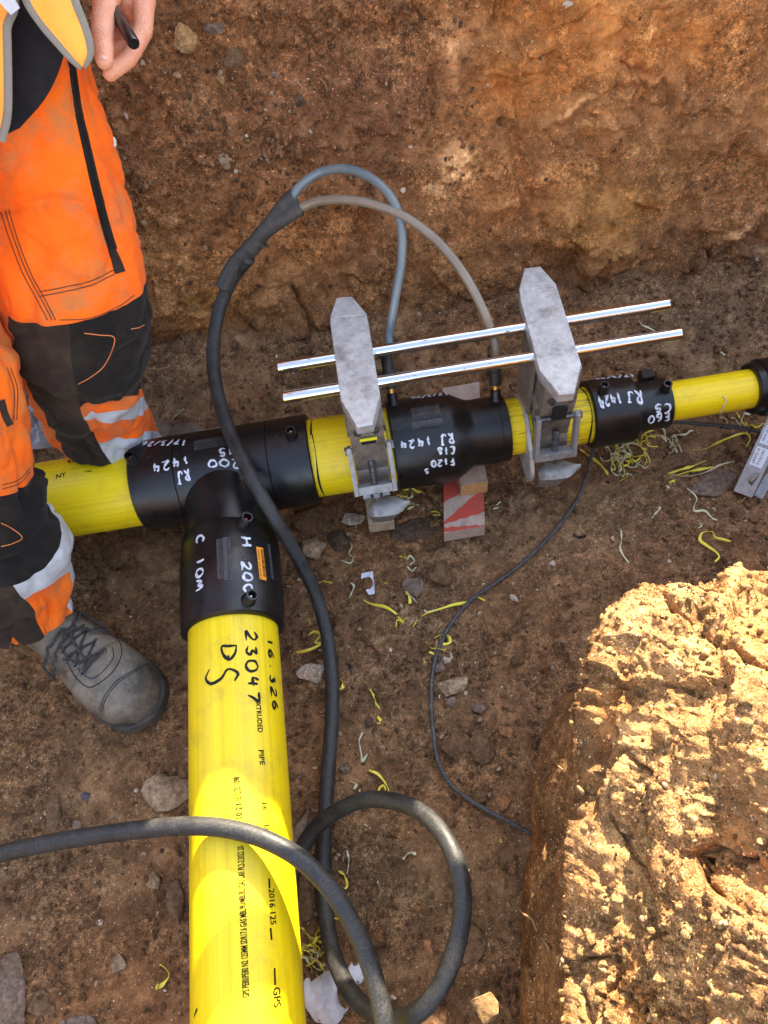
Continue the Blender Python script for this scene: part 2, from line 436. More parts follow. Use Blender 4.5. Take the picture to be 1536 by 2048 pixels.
# ---- the near right bank between the two arms of the trench, broken and sunlit on top
rim_px = [(1900, 1135), (1700, 1145), (1536, 1160), (1440, 1180), (1350, 1200), (1270, 1225), (1232, 1262), (1214, 1330), (1196, 1400), (1186, 1470), (1188, 1550),
          (1180, 1610), (1172, 1660), (1166, 1740), (1162, 1820), (1165, 1910), (1166, 2000), (1165, 2100), (1160, 2250)]
rz_ = [.42] * 7 + [.42, .41, .40, .39, .365, .385, .38, .375, .37, .37, .37, .37]
rim = np.array([P(*p, z) for p, z in zip(rim_px, rz_)])
rim = spline(rim, 840)
e0 = rim[0] + np.array([1., .03, 0]) * (.02 * 1.3 ** np.arange(24))[::-1, None]
e1 = rim[-1] + np.array([.03, -1., 0]) * (.02 * 1.3 ** np.arange(24))[:, None]
rim = np.vstack([e0, rim, e1])
tg = np.gradient(rim, axis=0); tg[:, 2] = 0; tg /= np.linalg.norm(tg, axis=1)[:, None]
outn = np.stack([tg[:, 1], -tg[:, 0], 0 * tg[:, 0]], -1)
if outn[300] @ np.array([-1, 1, 0]) < 0: outn = -outn
for _ in range(60): outn[1:-1] = (outn[:-2] + outn[1:-1] + outn[2:]) / 3
rows = []
ns = 74
for k in range(ns):                                        # up the side
    t = k / (ns - 1); zt = -.03 + (rim[:, 2] + .03) * t
    o = .014 * (1 - t) ** 1.5 * (rim[:, 2:] / .42) + .012 * math.sin(t * 7)
    q = rim + outn * o; q[:, 2] = zt - .010 * smooth(.9, 1, t); rows.append(q)
PC = np.array([4.2, -4.4, 0])
dist = np.r_[np.arange(.0024, .44, .0024), .44 + .006 * 1.28 ** np.arange(1, 24)]
hd = PC - rim; hd[:, 2] = 0; full = np.linalg.norm(hd, axis=1); hd /= full[:, None]
for d in dist:
    dd = np.minimum(d, full * (.999 - .02 * math.exp(-d)))
    q = rim + hd * dd[:, None]
    q[:, 2] = rim[:, 2] + .012 * (1 - math.exp(-d / .02)) - .012 + .40 * dd * np.exp(-dd * .9) * (rim[:, 2] / .42) ** 3
    q[:, 2] += (.43 - rim[:, 2]) * smooth(-.03, .28, dd) + .34 * np.clip(-.47 - q[:, 1], 0, .5) * smooth(.02, .14, dd)
    rows.append(q)
gc = np.stack(rows, 1)
def grid_normals(g):
    n = np.cross(np.gradient(g, axis=0), np.gradient(g, axis=1)); return n / (np.linalg.norm(n, axis=-1)[..., None] + 1e-12)
nc = grid_normals(gc)
if nc[400, ns + 60, 2] < 0: nc = -nc
for _ in range(12): nc[1:-1, 1:-1] = (nc[:-2, 1:-1] + nc[2:, 1:-1] + nc[1:-1, :-2] + nc[1:-1, 2:] + nc[1:-1, 1:-1]) / 5
nc /= np.linalg.norm(nc, axis=-1)[..., None]
c1, c2 = worley(gc * 15 + .7 * perlin(gc * 11)[..., None]); d1, d2 = worley(gc * 42 + .6 * perlin(gc * 25)[..., None]); f1, _ = worley(gc * 100)
lay = gc[..., 0] * 6 - gc[..., 1] * 4 + 1.6 * fbm(gc * 6, 3)                       # ledges stepping across the bank
stepd = .016 * (smooth(.0, .25, lay % 1.0) - (lay % 1.0))
rg = 1 - np.abs(fbm(gc * 6 + 31, 4)) * 2.6
topm = np.concatenate([np.zeros(ns) + .5, np.ones(len(dist))])[None, :]
near = np.exp(-np.maximum(0, np.linalg.norm(gc[..., :2] - np.array([.45, -.6]), axis=-1) - .5))
dc = (.016 * fbm(gc * 7 + 7, 4) + stepd * topm + .008 * np.clip(rg, -1, 1) + topm * (.012 * np.clip(.55 - c1, -.1, 1) + .017 * np.clip(.55 - d1, -.1, 1) * (.4 + smooth(-.1, .3, fbm(gc * 9 + 5, 2)))
      + .0105 * np.clip(.55 - f1, 0, 1)) + .007 * fbm(gc * 50, 5, .62))
gq = gc + .012 * np.stack([perlin(gc * 20), perlin(gc * 20 + 9), perlin(gc * 20 + 17)], -1)
dc += (.35 + .65 * topm) * (facets(gq * 11, .006, .022) + facets(gq * 30 + 7, .0026, .008)) + .0020 * facets(gq * 75, .5, 1.1)
cr = np.abs(fbm(gc * 8 + 120, 3)); dc -= .018 * np.exp(-(cr / .018) ** 2) * topm
gc = gc + nc * (np.clip(dc * .70, -.035, .025) * np.clip(near, .0, 1) * np.concatenate([np.linspace(.22, .9, ns), np.ones(len(dist))])[None])[..., None]
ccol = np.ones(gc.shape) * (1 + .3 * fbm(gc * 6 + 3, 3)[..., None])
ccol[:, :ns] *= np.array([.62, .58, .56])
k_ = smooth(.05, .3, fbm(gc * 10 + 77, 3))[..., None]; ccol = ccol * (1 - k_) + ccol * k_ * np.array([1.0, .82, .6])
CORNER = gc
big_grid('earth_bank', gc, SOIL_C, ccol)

# ---- near left bank, out of the picture: closes the branch trench on its left
ly = spread(-2.2, -.6, .05, -14, -.5); lv = np.r_[np.linspace(0, .8, 14), .8 + .06 * 1.3 ** np.arange(1, 22)]
LY, LV = np.meshgrid(ly, lv, indexing='ij')
gl = np.stack([-.72 - .25 * np.clip(LV, 0, .8) - np.clip(LV - .8, 0, 99), LY, np.minimum(LV, .8) - .03], -1)
gl[..., 2] += .03 * fbm(gl * 5, 3); gl[..., 0] += .03 * fbm(gl * 5 + 9, 3)
big_grid('earth_bank', gl, SOIL_C)

# ---- loose grit: nobody could count it
def ico(sub=1):
    bm = bmesh.new(); bmesh.ops.create_icosphere(bm, subdivisions=sub, radius=1)
    v = np.array([q.co[:] for q in bm.verts]); f = np.array([[x.index for x in q.verts] for q in bm.faces]); bm.free(); return v, f
def stone_shape(seed, sub=2, ang=.5):
    r = np.random.default_rng(seed); v, f = ico(sub)
    for _ in range(int(8 + 14 * ang)):                         # chop flat facets
        n = r.normal(size=3); n /= np.linalg.norm(n); d = r.uniform(.38, .85)
        e = v @ n - d; v = v - np.clip(e, 0, 9)[:, None] * n * .94
    v = v * (1 + .16 * fbm(v * 1.7 + seed, 4)[:, None])
    return v, f
GRIT = [stone_shape(i, 2) for i in range(16)]
MG = [simple('grit_' + n, c, c2, .9, 160, spec=.15, bump=.001, bscale=500) for n, c, c2 in (('pale', (.40, .27, .16), (.22, .135, .08)), ('brown', (.13, .066, .030), (.08, .04, .02)),
      ('dark', (.055, .034, .026), (.10, .055, .03)), ('ochre', (.24, .125, .05), (.15, .08, .04)), ('white', (.60, .49, .37), (.42, .32, .22)))]
GRIT1 = [stone_shape(i, 1) for i in range(16)]
def scatter(name, pts, sizes, probs, mats=None):
    MG_ = mats or MG
    V, Fc, Mi, n = [], [], [], 0
    for k in range(len(pts)):
        v, f = (GRIT if sizes[k] > .0045 else GRIT1)[rng.integers(16)]
        s_ = sizes[k] * rng.uniform(.6, 1.15, 3); a = rng.uniform(0, 6.283); b = rng.uniform(-.6, .6)
        Rz = np.array([[math.cos(a), -math.sin(a), 0], [math.sin(a), math.cos(a), 0], [0, 0, 1]]); Rx = np.array([[1, 0, 0], [0, math.cos(b), -math.sin(b)], [0, math.sin(b), math.cos(b)]])
        V.append((v * s_) @ (Rz @ Rx).T + pts[k]); Fc.append(f + n); n += len(v); Mi.append(np.full(len(f), rng.choice(len(MG_), p=probs)))
    v, f, mi = np.concatenate(V), np.concatenate(Fc), np.concatenate(Mi)
    me = bpy.data.meshes.new(name); me.vertices.add(len(v)); me.vertices.foreach_set('co', v.astype(np.float32).ravel())
    me.loops.add(f.size); me.loops.foreach_set('vertex_index', f.astype(np.int32).ravel())
    me.polygons.add(len(f)); me.polygons.foreach_set('loop_start', np.arange(0, f.size, 3, dtype=np.int32)); me.update(calc_edges=True)
    for q in MG_: me.materials.append(q)
    me.polygons.foreach_set('material_index', mi.astype(np.int32))
    o = bpy.data.objects.new(name, me); COL.objects.link(o); return tag(o, kind='stuff')
def pick(g, w_, n):
    w_ = np.clip(w_, 0, None).ravel(); idx = rng.choice(len(w_), n, p=w_ / w_.sum()); return g.reshape(-1, 3)[idx] + rng.normal(size=(n, 3)) * .0008
gf = np.stack([X_, Y_, zf], -1)
inv = (X_ > -.6) & (X_ < 1.15) & (Y_ > -.95) & (Y_ < .33)
den = inv * (.15 + smooth(-.1, .35, fbm(pf * 4 + 15, 3)) + 1.2 * blob(gf[..., :2], P(980, 1500, 0)[:2], (.16, .14)) + .8 * blob(gf[..., :2], P(100, 1900, 0)[:2], (.16, .2)) + .5 * smooth(.2, .3, Y_))
def psize(n, lo, hi): return lo * (hi / lo) ** (rng.random(n) ** 2.6)
n_ = 9000; scatter('gravel', pick(gf, den, n_), psize(n_, .0010, .0070), [.22, .46, .12, .16, .04])
n_ = 6000; scatter('gravel', pick(gf, inv * (.3 + den), n_), psize(n_, .0007, .0021), [.45, .1, .05, .15, .25])
inw = (Xw > -.2) & (Xw < 1.2) & (zz < .68) & (zz > .0)
n_ = 3600; scatter('gravel', pick(top, inw * (gran * (.2 + smooth(-.1, .3, fbm(pw * 5 + 1, 3))) + .02), n_), psize(n_, .0012, .0075), [.16, .58, .05, .17, .04])
n_ = 900; scatter('gravel', pick(top, inw * (.3 + gran), n_), psize(n_, .0008, .0022), [.45, .1, .05, .15, .25])
inc = np.zeros(gc.shape[:2]); inc[24:-24, ns - 12:ns + 185] = 1; inc *= near
n_ = 3400; scatter('gravel', pick(gc, inc * (.2 + smooth(-.1, .3, fbm(gc * 8, 2))), n_), psize(n_, .0010, .0050), [.10, .42, .05, .41, .02])

CL_W = soil('wall_crumbs', (2.7, 2.25, 1.85), speck=.2, attr=False); CL_F = soil('floor_crumbs', (1.85, 1.8, 1.7), speck=.2, attr=False); CL_C = soil('bank_crumbs', (4.0, 4.3, 3.3), speck=.5, attr=False)
n_ = 5200; scatter('soil_crumbs', pick(top, inw * gran * (.15 + smooth(-.15, .3, fbm(pw * 7 + 4, 3))), n_), psize(n_, .0014, .0085), [1.], [CL_W])
n_ = 12000; scatter('soil_crumbs', pick(gf, den * smooth(-.3, .3, fbm(pf * 8 + 33, 3)), n_) + [0, 0, .0004], psize(n_, .0014, .0075), [1.], [CL_F])
n_ = 9500; scatter('soil_crumbs', pick(gc, inc * (.15 + smooth(-.15, .3, fbm(gc * 11 + 5, 2))), n_), psize(n_, .0012, .0070), [1.], [CL_C])

n_ = 420; scatter('soil_crumbs', pick(gf, den * smooth(.0, .3, fbm(pf * 5 + 83, 3)), n_), psize(n_, .005, .016), [1.], [CL_F])
n_ = 500; scatter('soil_crumbs', pick(gf, inv * (Y_ > .12) * (X_ > -.3), n_), psize(n_, .003, .014), [1.], [CL_F])
n_ = 420; scatter('soil_crumbs', pick(gc, inc * smooth(-.1, .3, fbm(gc * 7 + 9, 3)), n_), psize(n_, .004, .010), [1.], [CL_C])

# ================================================================== PIPEWORK
def yellow_mat():
    m = M('yellow_polyethylene')
    s1 = m.noise(1, 4, .6, m.map((1.5, 260, 260)))             # faint extrusion lines along the pipe (pipe runs along local X)
    c = m.ramp(s1, [(.3, (.70, .50, .003)), (.55, (.84, .61, .004)), (.8, (.90, .68, .010))])
    d = m.ramp(m.noise(22, 6, .75), [(.52, 0.), (.70, 1.)])
    c = m.mix(m.math('MULTIPLY', sep(m, d), .32), c, (.26, .15, .04))
    sc = m.ramp(m.noise(1, 3, .7, m.map((30, 160, 160), (.3, .5, .2))), [(.70, 0.), (.76, 1.)])
    c = m.mix(m.math('MULTIPLY', sep(m, sc), .22), c, (.20, .13, .02))
    m.col(c).set(rough=m.ramp(m.noise(35, 4), [(.3, .34), (.7, .50)]), spec=.45).bump(s1, .0002, .5)
    MAT['yellow'] = m.m; return m.m
YEL = yellow_mat()
def scraped_mat():
    m = M('scraped_yellow_polyethylene')
    s1 = m.noise(1, 6, .75, m.map((14, 190, 190), (.10, .1, .12)))
    c = m.mix(m.ramp(s1, [(.50, 0.), (.66, 1.)]), (.80, .60, .008), (.20, .135, .02))
    m.col(c).set(rough=.5, spec=.35).bump(s1, .0006, .6); return m.m
YSC = scraped_mat()
def black_pe():
    m = M('black_polyethylene')
    d = m.ramp(m.noise(16, 6, .7), [(.42, 0.), (.75, 1.)])
    c = m.mix(m.math('MULTIPLY', sep(m, d), .5), (.0055, .0055, .006), (.026, .020, .016))
    s1 = m.ramp(m.noise(1, 4, .7, m.map((60, 220, 220), (.4, .2, .8))), [(.68, 0.), (.78, 1.)])
    c = m.mix(m.math('MULTIPLY', sep(m, s1), .30), c, (.10, .09, .08))
    m.col(c).set(rough=m.ramp(m.noise(30, 5), [(.3, .24), (.7, .42)]), spec=.45).bump(m.noise(420, 3), .00025).bump(m.noise(18, 3), .002, .5)
    MAT['bpe'] = m.m; return m.m
BPE = black_pe()
PEN = simple('white_paint_marker', (.72, .74, .79), (.38, .41, .47), .5, 210)
INK = simple('black_marker_ink', (.010, .010, .010), None, .6, spec=.2)
PRINT = simple('printed_ink', (.008, .008, .006), (.020, .018, .008), .95, 300, spec=.05)
STK_W = simple('white_sticker', (.66, .70, .76), None, .4)
STK_O = simple('orange_sticker', (.85, .30, .02), None, .4)
STK_Y = simple('yellow_sticker', (.85, .75, .03), None, .4)
DARK = simple('dark_hole', (.006, .006, .006), None, .7)
BRASS = simple('brass', (.65, .42, .12), None, .35, metal=1.0)
RED_TIP = simple('red_indicator', (.7, .10, .07), None, .4)
MOULD = simple('moulded_panel', (.050, .050, .050), (.036, .035, .034), .42, 200)

class Cyl:
    def __init__(s, ax, r): s.ax, s.r = ax, r
    def at(s, u, v, off=0.0):
        u, v = np.asarray(u, float), np.asarray(v, float); ph = v / s.r; r = s.r + off
        a, b = r * np.sin(ph), H + r * np.cos(ph)
        return np.stack([u, -a, b], -1) if s.ax == 'X' else np.stack([a, u, b], -1)
    def hit(s, px, py):
        d = ray(px, py); i = 1 if s.ax == 'X' else 0
        o2, d2 = np.array([CAM[i], CAM[2] - H]), np.array([d[i], d[2]])
        a, b, c = d2 @ d2, o2 @ d2, o2 @ o2 - s.r ** 2; q = b * b - a * c
        t = (-b - math.sqrt(max(q, 0))) / a; p = CAM + d * t
        if s.ax == 'X': return p[0], s.r * math.atan2(-p[1], p[2] - H)
        return p[1], s.r * math.atan2(p[0], p[2] - H)
# ---- handwriting: strokes in a unit cell (x right, y up)
G = {
 '0': [[(.5, 1), (.15, .75), (.15, .25), (.5, 0), (.8, .3), (.75, .75), (.45, 1)]],
 '1': [[(.45, 1), (.5, .5), (.48, 0)]], 'i': [[(.3, .9), (.55, 1), (.5, .5), (.48, 0)]],
 '2': [[(.15, .8), (.45, 1), (.75, .78), (.5, .4), (.12, .03), (.45, .06), (.85, .05)]],
 '3': [[(.2, .95), (.65, .95), (.45, .58), (.75, .35), (.5, .02), (.15, .12)]],
 '4': [[(.35, 1), (.2, .45), (.8, .45)], [(.65, .85), (.6, .4), (.6, -.05)]],
 '5': [[(.75, .98), (.3, .95), (.25, .58), (.65, .55), (.72, .2), (.4, 0), (.12, .1)]],
 '6': [[(.65, 1), (.3, .7), (.18, .25), (.45, 0), (.75, .2), (.55, .45), (.22, .3)]],
 '7': [[(.15, .95), (.8, .97), (.5, .45), (.35, 0)]], '/': [[(.85, 1.05), (.5, .5), (.15, -.1)]],
 '8': [[(.6, .95), (.3, .8), (.6, .5), (.7, .2), (.4, 0), (.2, .25), (.6, .6), (.62, .9)]],
 '.': [[(.4, .12), (.5, .05)]],
 'R': [[(.25, 0), (.28, .5), (.25, 1), (.65, .95), (.7, .7), (.3, .5)], [(.35, .5), (.6, .2), (.85, 0)]],
 'J': [[(.35, 1), (.85, .98)], [(.62, .98), (.6, .4), (.5, .05), (.2, .0), (.1, .22)]],
 'C': [[(.8, .85), (.5, 1), (.2, .6), (.25, .15), (.55, 0), (.85, .15)]],
 'F': [[(.25, 0), (.28, .5), (.25, 1), (.8, 1)], [(.27, .52), (.68, .53)]],
 'H': [[(.2, 1), (.22, .5), (.2, 0)], [(.75, 1), (.76, .5), (.78, 0)], [(.2, .5), (.78, .52)]],
 'm': [[(.05, .02), (.12, .4), (.2, .75), (.4, .25), (.55, .3), (.7, .8), (.85, .4), (.95, 0)]],
 'S': [[(.78, .9), (.45, 1), (.25, .72), (.6, .48), (.7, .15), (.4, -.05), (.1, .1)]],
 'D': [[(.2, 1), (.22, .5), (.2, 0), (.6, .1), (.85, .5), (.55, .9), (.15, 1)]],
 'x': [[(.2, .9), (.8, .1)], [(.8, .95), (.2, .05)]], ' ': [], '-': [[(.2, .5), (.8, .52)]],
 'a': [[(.7, .6), (.3, .62), (.15, .25), (.4, .02), (.68, .25), (.7, .6), (.72, .1), (.85, .02)]],
 'N': [[(.15, 0), (.18, 1), (.7, .05), (.72, 1)]], 'Y': [[(.15, 1), (.45, .5)], [(.8, 1), (.45, .5), (.4, 0)]],
}
G['s'] = G['S']
DIRS = {('X', 'flip'): ((-1, 0), (0, 1)), ('X', 'norm'): ((1, 0), (0, -1)), ('Y', 'down'): ((-1, 0), (0, 1)), ('Y', 'up'): ((1, 0), (0, -1))}
_lift = [0]
def ribbon(mb, mp, uv, wd, m, off):
    uv = np.asarray(uv, float); k = len(uv); t = np.gradient(uv, axis=0); t /= np.linalg.norm(t, axis=1)[:, None] + 1e-9
    n = np.stack([-t[:, 1], t[:, 0]], 1); e = np.ones(k); q = min(5, k // 3)
    e[:q] = np.sqrt(np.linspace(.15, 1, q)); e[-q:] = e[:q][::-1]
    wv = wd * e * (1 + .20 * np.sin(np.arange(k) * .45 + k) + .5 * fbm(np.stack([uv[:, 0] * 260, uv[:, 1] * 260, 0 * e + off], -1), 3))
    a, b = uv + n * wv[:, None], uv - n * wv[:, None]
    _lift[0] = (_lift[0] + 1) % 9; off = off + _lift[0] * .00002
    mb.grid(np.stack([mp.at(a[:, 0], a[:, 1], off), mp.at(uv[:, 0], uv[:, 1], off + .0001), mp.at(b[:, 0], b[:, 1], off)], 1), m=m)
def write(mb, mp, txt, px0, px1, h, d, m, wd=.0016, off=.0004, wob=.05):
    """handwriting from picture point px0 to px1 on the fitting's surface, letters h metres tall"""
    r = np.random.default_rng(sum(map(ord, txt)) + int(px0[0]))
    u0, u1 = np.array(mp.hit(*px0)), np.array(mp.hit(*px1)); adv = u1 - u0; L = np.linalg.norm(adv); ad = adv / L
    up = np.array(DIRS[mp.ax, d][1], float); up = up - ad * (up @ ad) * .6; cw_ = L / max(len(txt), 1)
    for i, ch in enumerate(txt):
        hh = h * r.uniform(.88, 1.12); o = u0 + ad * cw_ * i + up * h * r.uniform(-.10, .10)
        for st in G[ch]:
            st = np.array(st) + r.normal(size=(len(st), 2)) * wob * .6
            uv = o + st[:, :1] * ad * cw_ * .95 + st[:, 1:] * up * hh
            ribbon(mb, mp, spline(uv, 26) if len(uv) > 2 else np.linspace(uv[0], uv[1], 10), wd, m, off)
def printed(mb, mp, txt, px0, px1, h, d, m, off=.0005, lift=0, bold=0):
    """printed or moulded lettering, set in Blender's own built-in font"""
    cu = bpy.data.curves.new('t', 'FONT'); cu.body = txt; cu.size = 1; cu.resolution_u = 2; cu.offset = bold or (.018 if m == 2 else 0)
    ob = bpy.data.objects.new('t', cu); COL.objects.link(ob); dg = bpy.context.evaluated_depsgraph_get(); dg.update()
    me = bpy.data.meshes.new_from_object(ob.evaluated_get(dg)); v = np.array([q.co[:2] for q in me.vertices]); f = [tuple(p.vertices) for p in me.polygons]
    bpy.data.objects.remove(ob); bpy.data.curves.remove(cu); bpy.data.meshes.remove(me)
    u0, u1 = np.array(mp.hit(*px0)), np.array(mp.hit(*px1)); adv = u1 - u0; L = np.linalg.norm(adv); ad = adv / L
    up = np.array(DIRS[mp.ax, d][1], float); v = v - [v[:, 0].min(), 0]
    uv = u0 + v[:, :1] / v[:, 0].max() * L * ad + v[:, 1:] / .7 * h * up
    mb.add(mp.at(uv[:, 0], uv[:, 1], off), f, m)
def patch(mb, mp, c0, c1, h, m, off=.0003, n=10):
    """a label lying on the curved surface: from picture point c0 to c1 along, h wide across"""
    u0, u1 = np.array(mp.hit(*c0)), np.array(mp.hit(*c1)); ad = (u1 - u0) / np.linalg.norm(u1 - u0); nn = np.array([-ad[1], ad[0]])
    T_, W_ = np.meshgrid(np.linspace(0, 1, n), np.linspace(-.5, .5, n), indexing='ij')
    uv = u0 + T_[..., None] * (u1 - u0) + W_[..., None] * h * nn
    mb.grid(mp.at(uv[..., 0], uv[..., 1], off), m=m); return u0, u1, ad, nn
def shroud(parent, mp, px, tip, r=.0078, h=.021):
    """hollow terminal shroud standing on a fitting"""
    u, v = mp.hit(*px); b = mp.at(u, v, -.004); n = mp.at(u, v, 1.0) - mp.at(u, v, 0); n /= np.linalg.norm(n)
    mb = MB().lathe([(0, r * 1.22), (.004, r * 1.2), (.006, r * 1.02), (h, r), (h + .0008, r * .93), (h + .0008, r * .66), (.008, r * .60), (.008, 0)], b, n, 28)
    o = mb.build('terminal_shroud', BPE, parent, sharp=40)
    t = MB().lathe([(.008, .0019), (h * .72, .0019), (h * .78, .0012), (h * .79, 0)], b, n, 12); t.build('contact_pin', tip, o)
PIPE = .0625
CX, CYm = Cyl('X', PIPE), Cyl('Y', PIPE)
C90, C63 = Cyl('X', .045), Cyl('X', .0315)
RT = .0718; TX, TY = Cyl('X', RT), Cyl('Y', RT)
ux = lambda c, px, py: c.hit(px, py)[0]
x_tl, x_tr = ux(TX, 256, 975), ux(TX, 622, 925)           # tee ends
x_rl, x_rr = ux(TX, 787, 900), ux(C90, 1022, 860)         # big reducer ends
x_sl, x_sr = ux(Cyl('X', .054), 1192, 830), ux(Cyl('X', .040), 1350, 800)
x_el = ux(C63, 1518, 780)
y_c0, y_c1 = ux(TY, 455, 1030), ux(TY, 462, 1222)         # coupler on the branch
def pipe_mesh(c, a, b, m=0, n=96, step=.02, inner=True):
    mb = MB(); L = np.linspace(a, b, max(3, int(abs(b - a) / step))); th = np.linspace(0, 2 * math.pi, n, endpoint=False)
    U, T_ = np.meshgrid(L, th, indexing='ij'); mb.grid(c.at(U, T_ * c.r), cv=True, m=m)
    ci = c.r * .885
    for e in (L[0], L[-1]):                                # cut ends show the wall of the pipe
        g = np.stack([c.at(np.full(n, e), th * c.r), c.at(np.full(n, e), th * c.r, ci - c.r)], 0); mb.grid(g, cv=True, m=m)
    mb.grid(c.at(U, T_ * c.r, ci - c.r), cv=True, m=m); return mb
def pipe_dir(o, c):
    return o
# ---- yellow pipes
left = thing('gas_pipe', 'yellow pipe running out from between the worker\'s legs into the tee', 'pipe', (x_tl - .3, 0, H - PIPE))
mb = pipe_mesh(CX, -2.6, x_tl + .04)
printed(mb, CX, 'NY', (112, 958), (132, 952), .008, 'norm', 2); write(mb, CX, 'Sa', (180, 912), (130, 922), .018, 'flip', 1, .0010)
printed(mb, CX, '7 BC', (168, 946), (184, 943), .003, 'norm', 2)
mb.build('pipe_wall', [YEL, INK, PRINT], left, sharp=40)
stub = thing('gas_pipe', 'short yellow pipe between the tee and the big black reducer, gripped by the left clamp', 'pipe', ((x_tr + x_rl) / 2, 0, H - PIPE))
mb = pipe_mesh(CX, x_tr - .04, x_rl + .05)
for xx, px in ((x_tr + .006, 0), (x_rl - .008, 0)):        # inked insertion-depth rings
    T_ = np.linspace(0, 2 * math.pi, 80) * PIPE; jj = .002 * np.sin(T_ * 60)
    mb.grid(np.stack([CX.at(xx + jj, T_, .0003), CX.at(xx + .0022 + .4 * jj, T_, .0003)], 1), m=1)
mb.build('pipe_wall', [YEL, INK], stub, sharp=40)
mid = thing('gas_pipe', 'short scraped yellow pipe between the two reducers, in the right clamp', 'pipe', ((x_rr + x_sl) / 2, 0, H - .045))
mb = pipe_mesh(C90, x_rr - .04, x_sl + .04)
for xx in (x_sl - .006,):
    T_ = np.linspace(0, 2 * math.pi, 80) * .045; jj = .0022 * np.sin(T_ * 70)
    mb.grid(np.stack([C90.at(xx + jj, T_, .0003), C90.at(xx + .0024 + .5 * jj, T_, .0003)], 1), m=1)
mb.build('pipe_wall', [YSC, INK], mid, sharp=40)
thin = thing('gas_pipe', 'thinnest yellow pipe, leaving the small reducer for the right edge', 'pipe', ((x_sr + x_el) / 2, 0, H - .0315))
pipe_mesh(C63, x_sr - .04, x_el + .06).build('pipe_wall', [YEL], thin, sharp=40)
br = thing('gas_pipe', 'thick yellow branch pipe coming towards the viewer, with black handwriting', 'pipe', (0, y_c1 - .4, H - PIPE))
mb = pipe_mesh(CYm, -4.0, y_c1 + .05)
write(mb, CYm, '16.326', (534, 1272), (546, 1424), .0105, 'down', 1, .0017)
write(mb, CYm, '23047', (488, 1258), (497, 1412), .0155, 'down', 1, .0018)
write(mb, CYm, 'D', (441, 1286), (441, 1330), .0195, 'down', 1, .0018, wob=.03); write(mb, CYm, '.', (452, 1300), (456, 1330), .010, 'down', 1, .0017)
write(mb, CYm, 'S', (411, 1338), (414, 1388), .037, 'down', 1, .0018, wob=.03)
write(mb, CYm, '-', (388, 2040), (400, 2010), .004, 'up', 1, .0014)
printed(mb, CYm, 'GPS PE80/PE80 N2 125MM SDR17.6 GAS MBL/9U/MBLBU GAS U01 PL2-2:2022 20', (499, 1994), (487, 1692), .0072, 'up', 2)
printed(mb, CYm, '14 10 23', (486, 1655), (483, 1606), .0072, 'up', 2); printed(mb, CYm, '1E/12/25  1098', (483, 1600), (479, 1553), .0078, 'up', 2)
for t_, a, b, hh in (('EXTRUDED', (511, 1398), (516, 1465), .0066), ('PIPE', (517, 1500), (520, 1530), .0068), ('16', (523, 1606), (525, 1620), .0066), ('D', (528, 1650), (529, 1660), .0066),
                     ('2016 125', (537, 1778), (541, 1850), .0072), ('GPS', (546, 1975), (548, 2016), .0085)):
    printed(mb, CYm, t_, a, b, hh, 'down', 2)
for a, b in (((538, 1757), (539, 1776)), ((541, 1856), (543, 1880)), ((549, 1936), (550, 1970))):
    patch(mb, CYm, a, b, .0022, 2)
mb.build('pipe_wall', [YEL, INK, PRINT], br, sharp=40)
# pipes along Y need their extrusion lines along Y: give that one its own turned material
YELY = YEL.copy(); YELY.name = 'yellow_polyethylene_branch'
for nd in YELY.node_tree.nodes:
    if nd.type == 'MAPPING' and nd.inputs['Scale'].default_value[0] == 1.5: nd.inputs['Scale'].default_value = (260, 1.5, 260)
br.children[0].data.materials[0] = YELY

# ---- the tee
tee = thing('tee_fitting', 'big black tee fitting joining the three yellow pipes, white handwriting on top', 'tee', (0, 0, H - RT))
mb = MB(); th = np.linspace(0, 2 * math.pi, 120, endpoint=False)
sl, sr = ux(TX, 345, 940), ux(TX, 532, 905)
def bump_prof(a, b, sl, sr, r, mouth=.0045):
    return [(a + .03, PIPE + .0005), (a, PIPE + .0008), (a, r - .002), (a + .002, r), (sl - .0008, r), (sl, r - .0012), (sl + .0008, r), (sr - .0008, r), (sr, r - .0012), (sr + .0008, r), (b - .002, r), (b, r - .002), (b, PIPE + .0008), (b - .03, PIPE + .0005)]
mb.lathe(bump_prof(x_tl, x_tr, sl, sr, RT), (0, 0, H), (1, 0, 0), 120)
# branch stub with a swept fillet where it leaves the body
rb = .0655; _v = TX.hit(437, 940)[1]; rz_1 = RT * math.cos(_v / RT); y_s = -RT * math.sin(_v / RT)
rows = []
for y in np.r_[np.linspace(-.015, -.10, 24), y_c0 - .01]:
    fl = .014 * math.exp(-max(0, -y - .040) / .016); rx_ = rb + fl
    rows.append(np.stack([rx_ * np.sin(th), np.full_like(th, y), H + (rz_1 + (rb - rz_1) * smooth(y_s, -.095, y)) * np.cos(th)], -1))
mb.grid(np.array(rows), cv=True)
write(mb, TX, 'RJ', (380, 940), (350, 944), .017, 'flip', 1); write(mb, TX, '1424', (380, 911), (300, 930), .0145, 'flip', 1)
write(mb, TX, '17/3/26', (376, 879), (284, 885), .013, 'flip', 1); write(mb, TX, '200', (482, 917), (412, 921), .0125, 'flip', 1)
write(mb, TX, '15', (467, 895), (436, 898), .0115, 'flip', 1)
patch(mb, TX, (388, 891), (462, 879), .020, 3, .0006)
printed(mb, TX, 'FUSE  COOL', (458, 884), (392, 894), .005, 'flip', 4, .0012); printed(mb, TX, '200 SEC  15 MIN', (456, 878), (394, 888), .004, 'flip', 4, .0012)
for p in ((296, 910), (551, 868)):
    u, v = TX.hit(*p); mb.lathe([(0, .0052), (.0006, .0048), (.0006, .0030), (-.002, .0028), (-.002, 0)], TX.at(u, v, 0.0), TX.at(u, v, 1.) - TX.at(u, v, 0.), 20, 4)
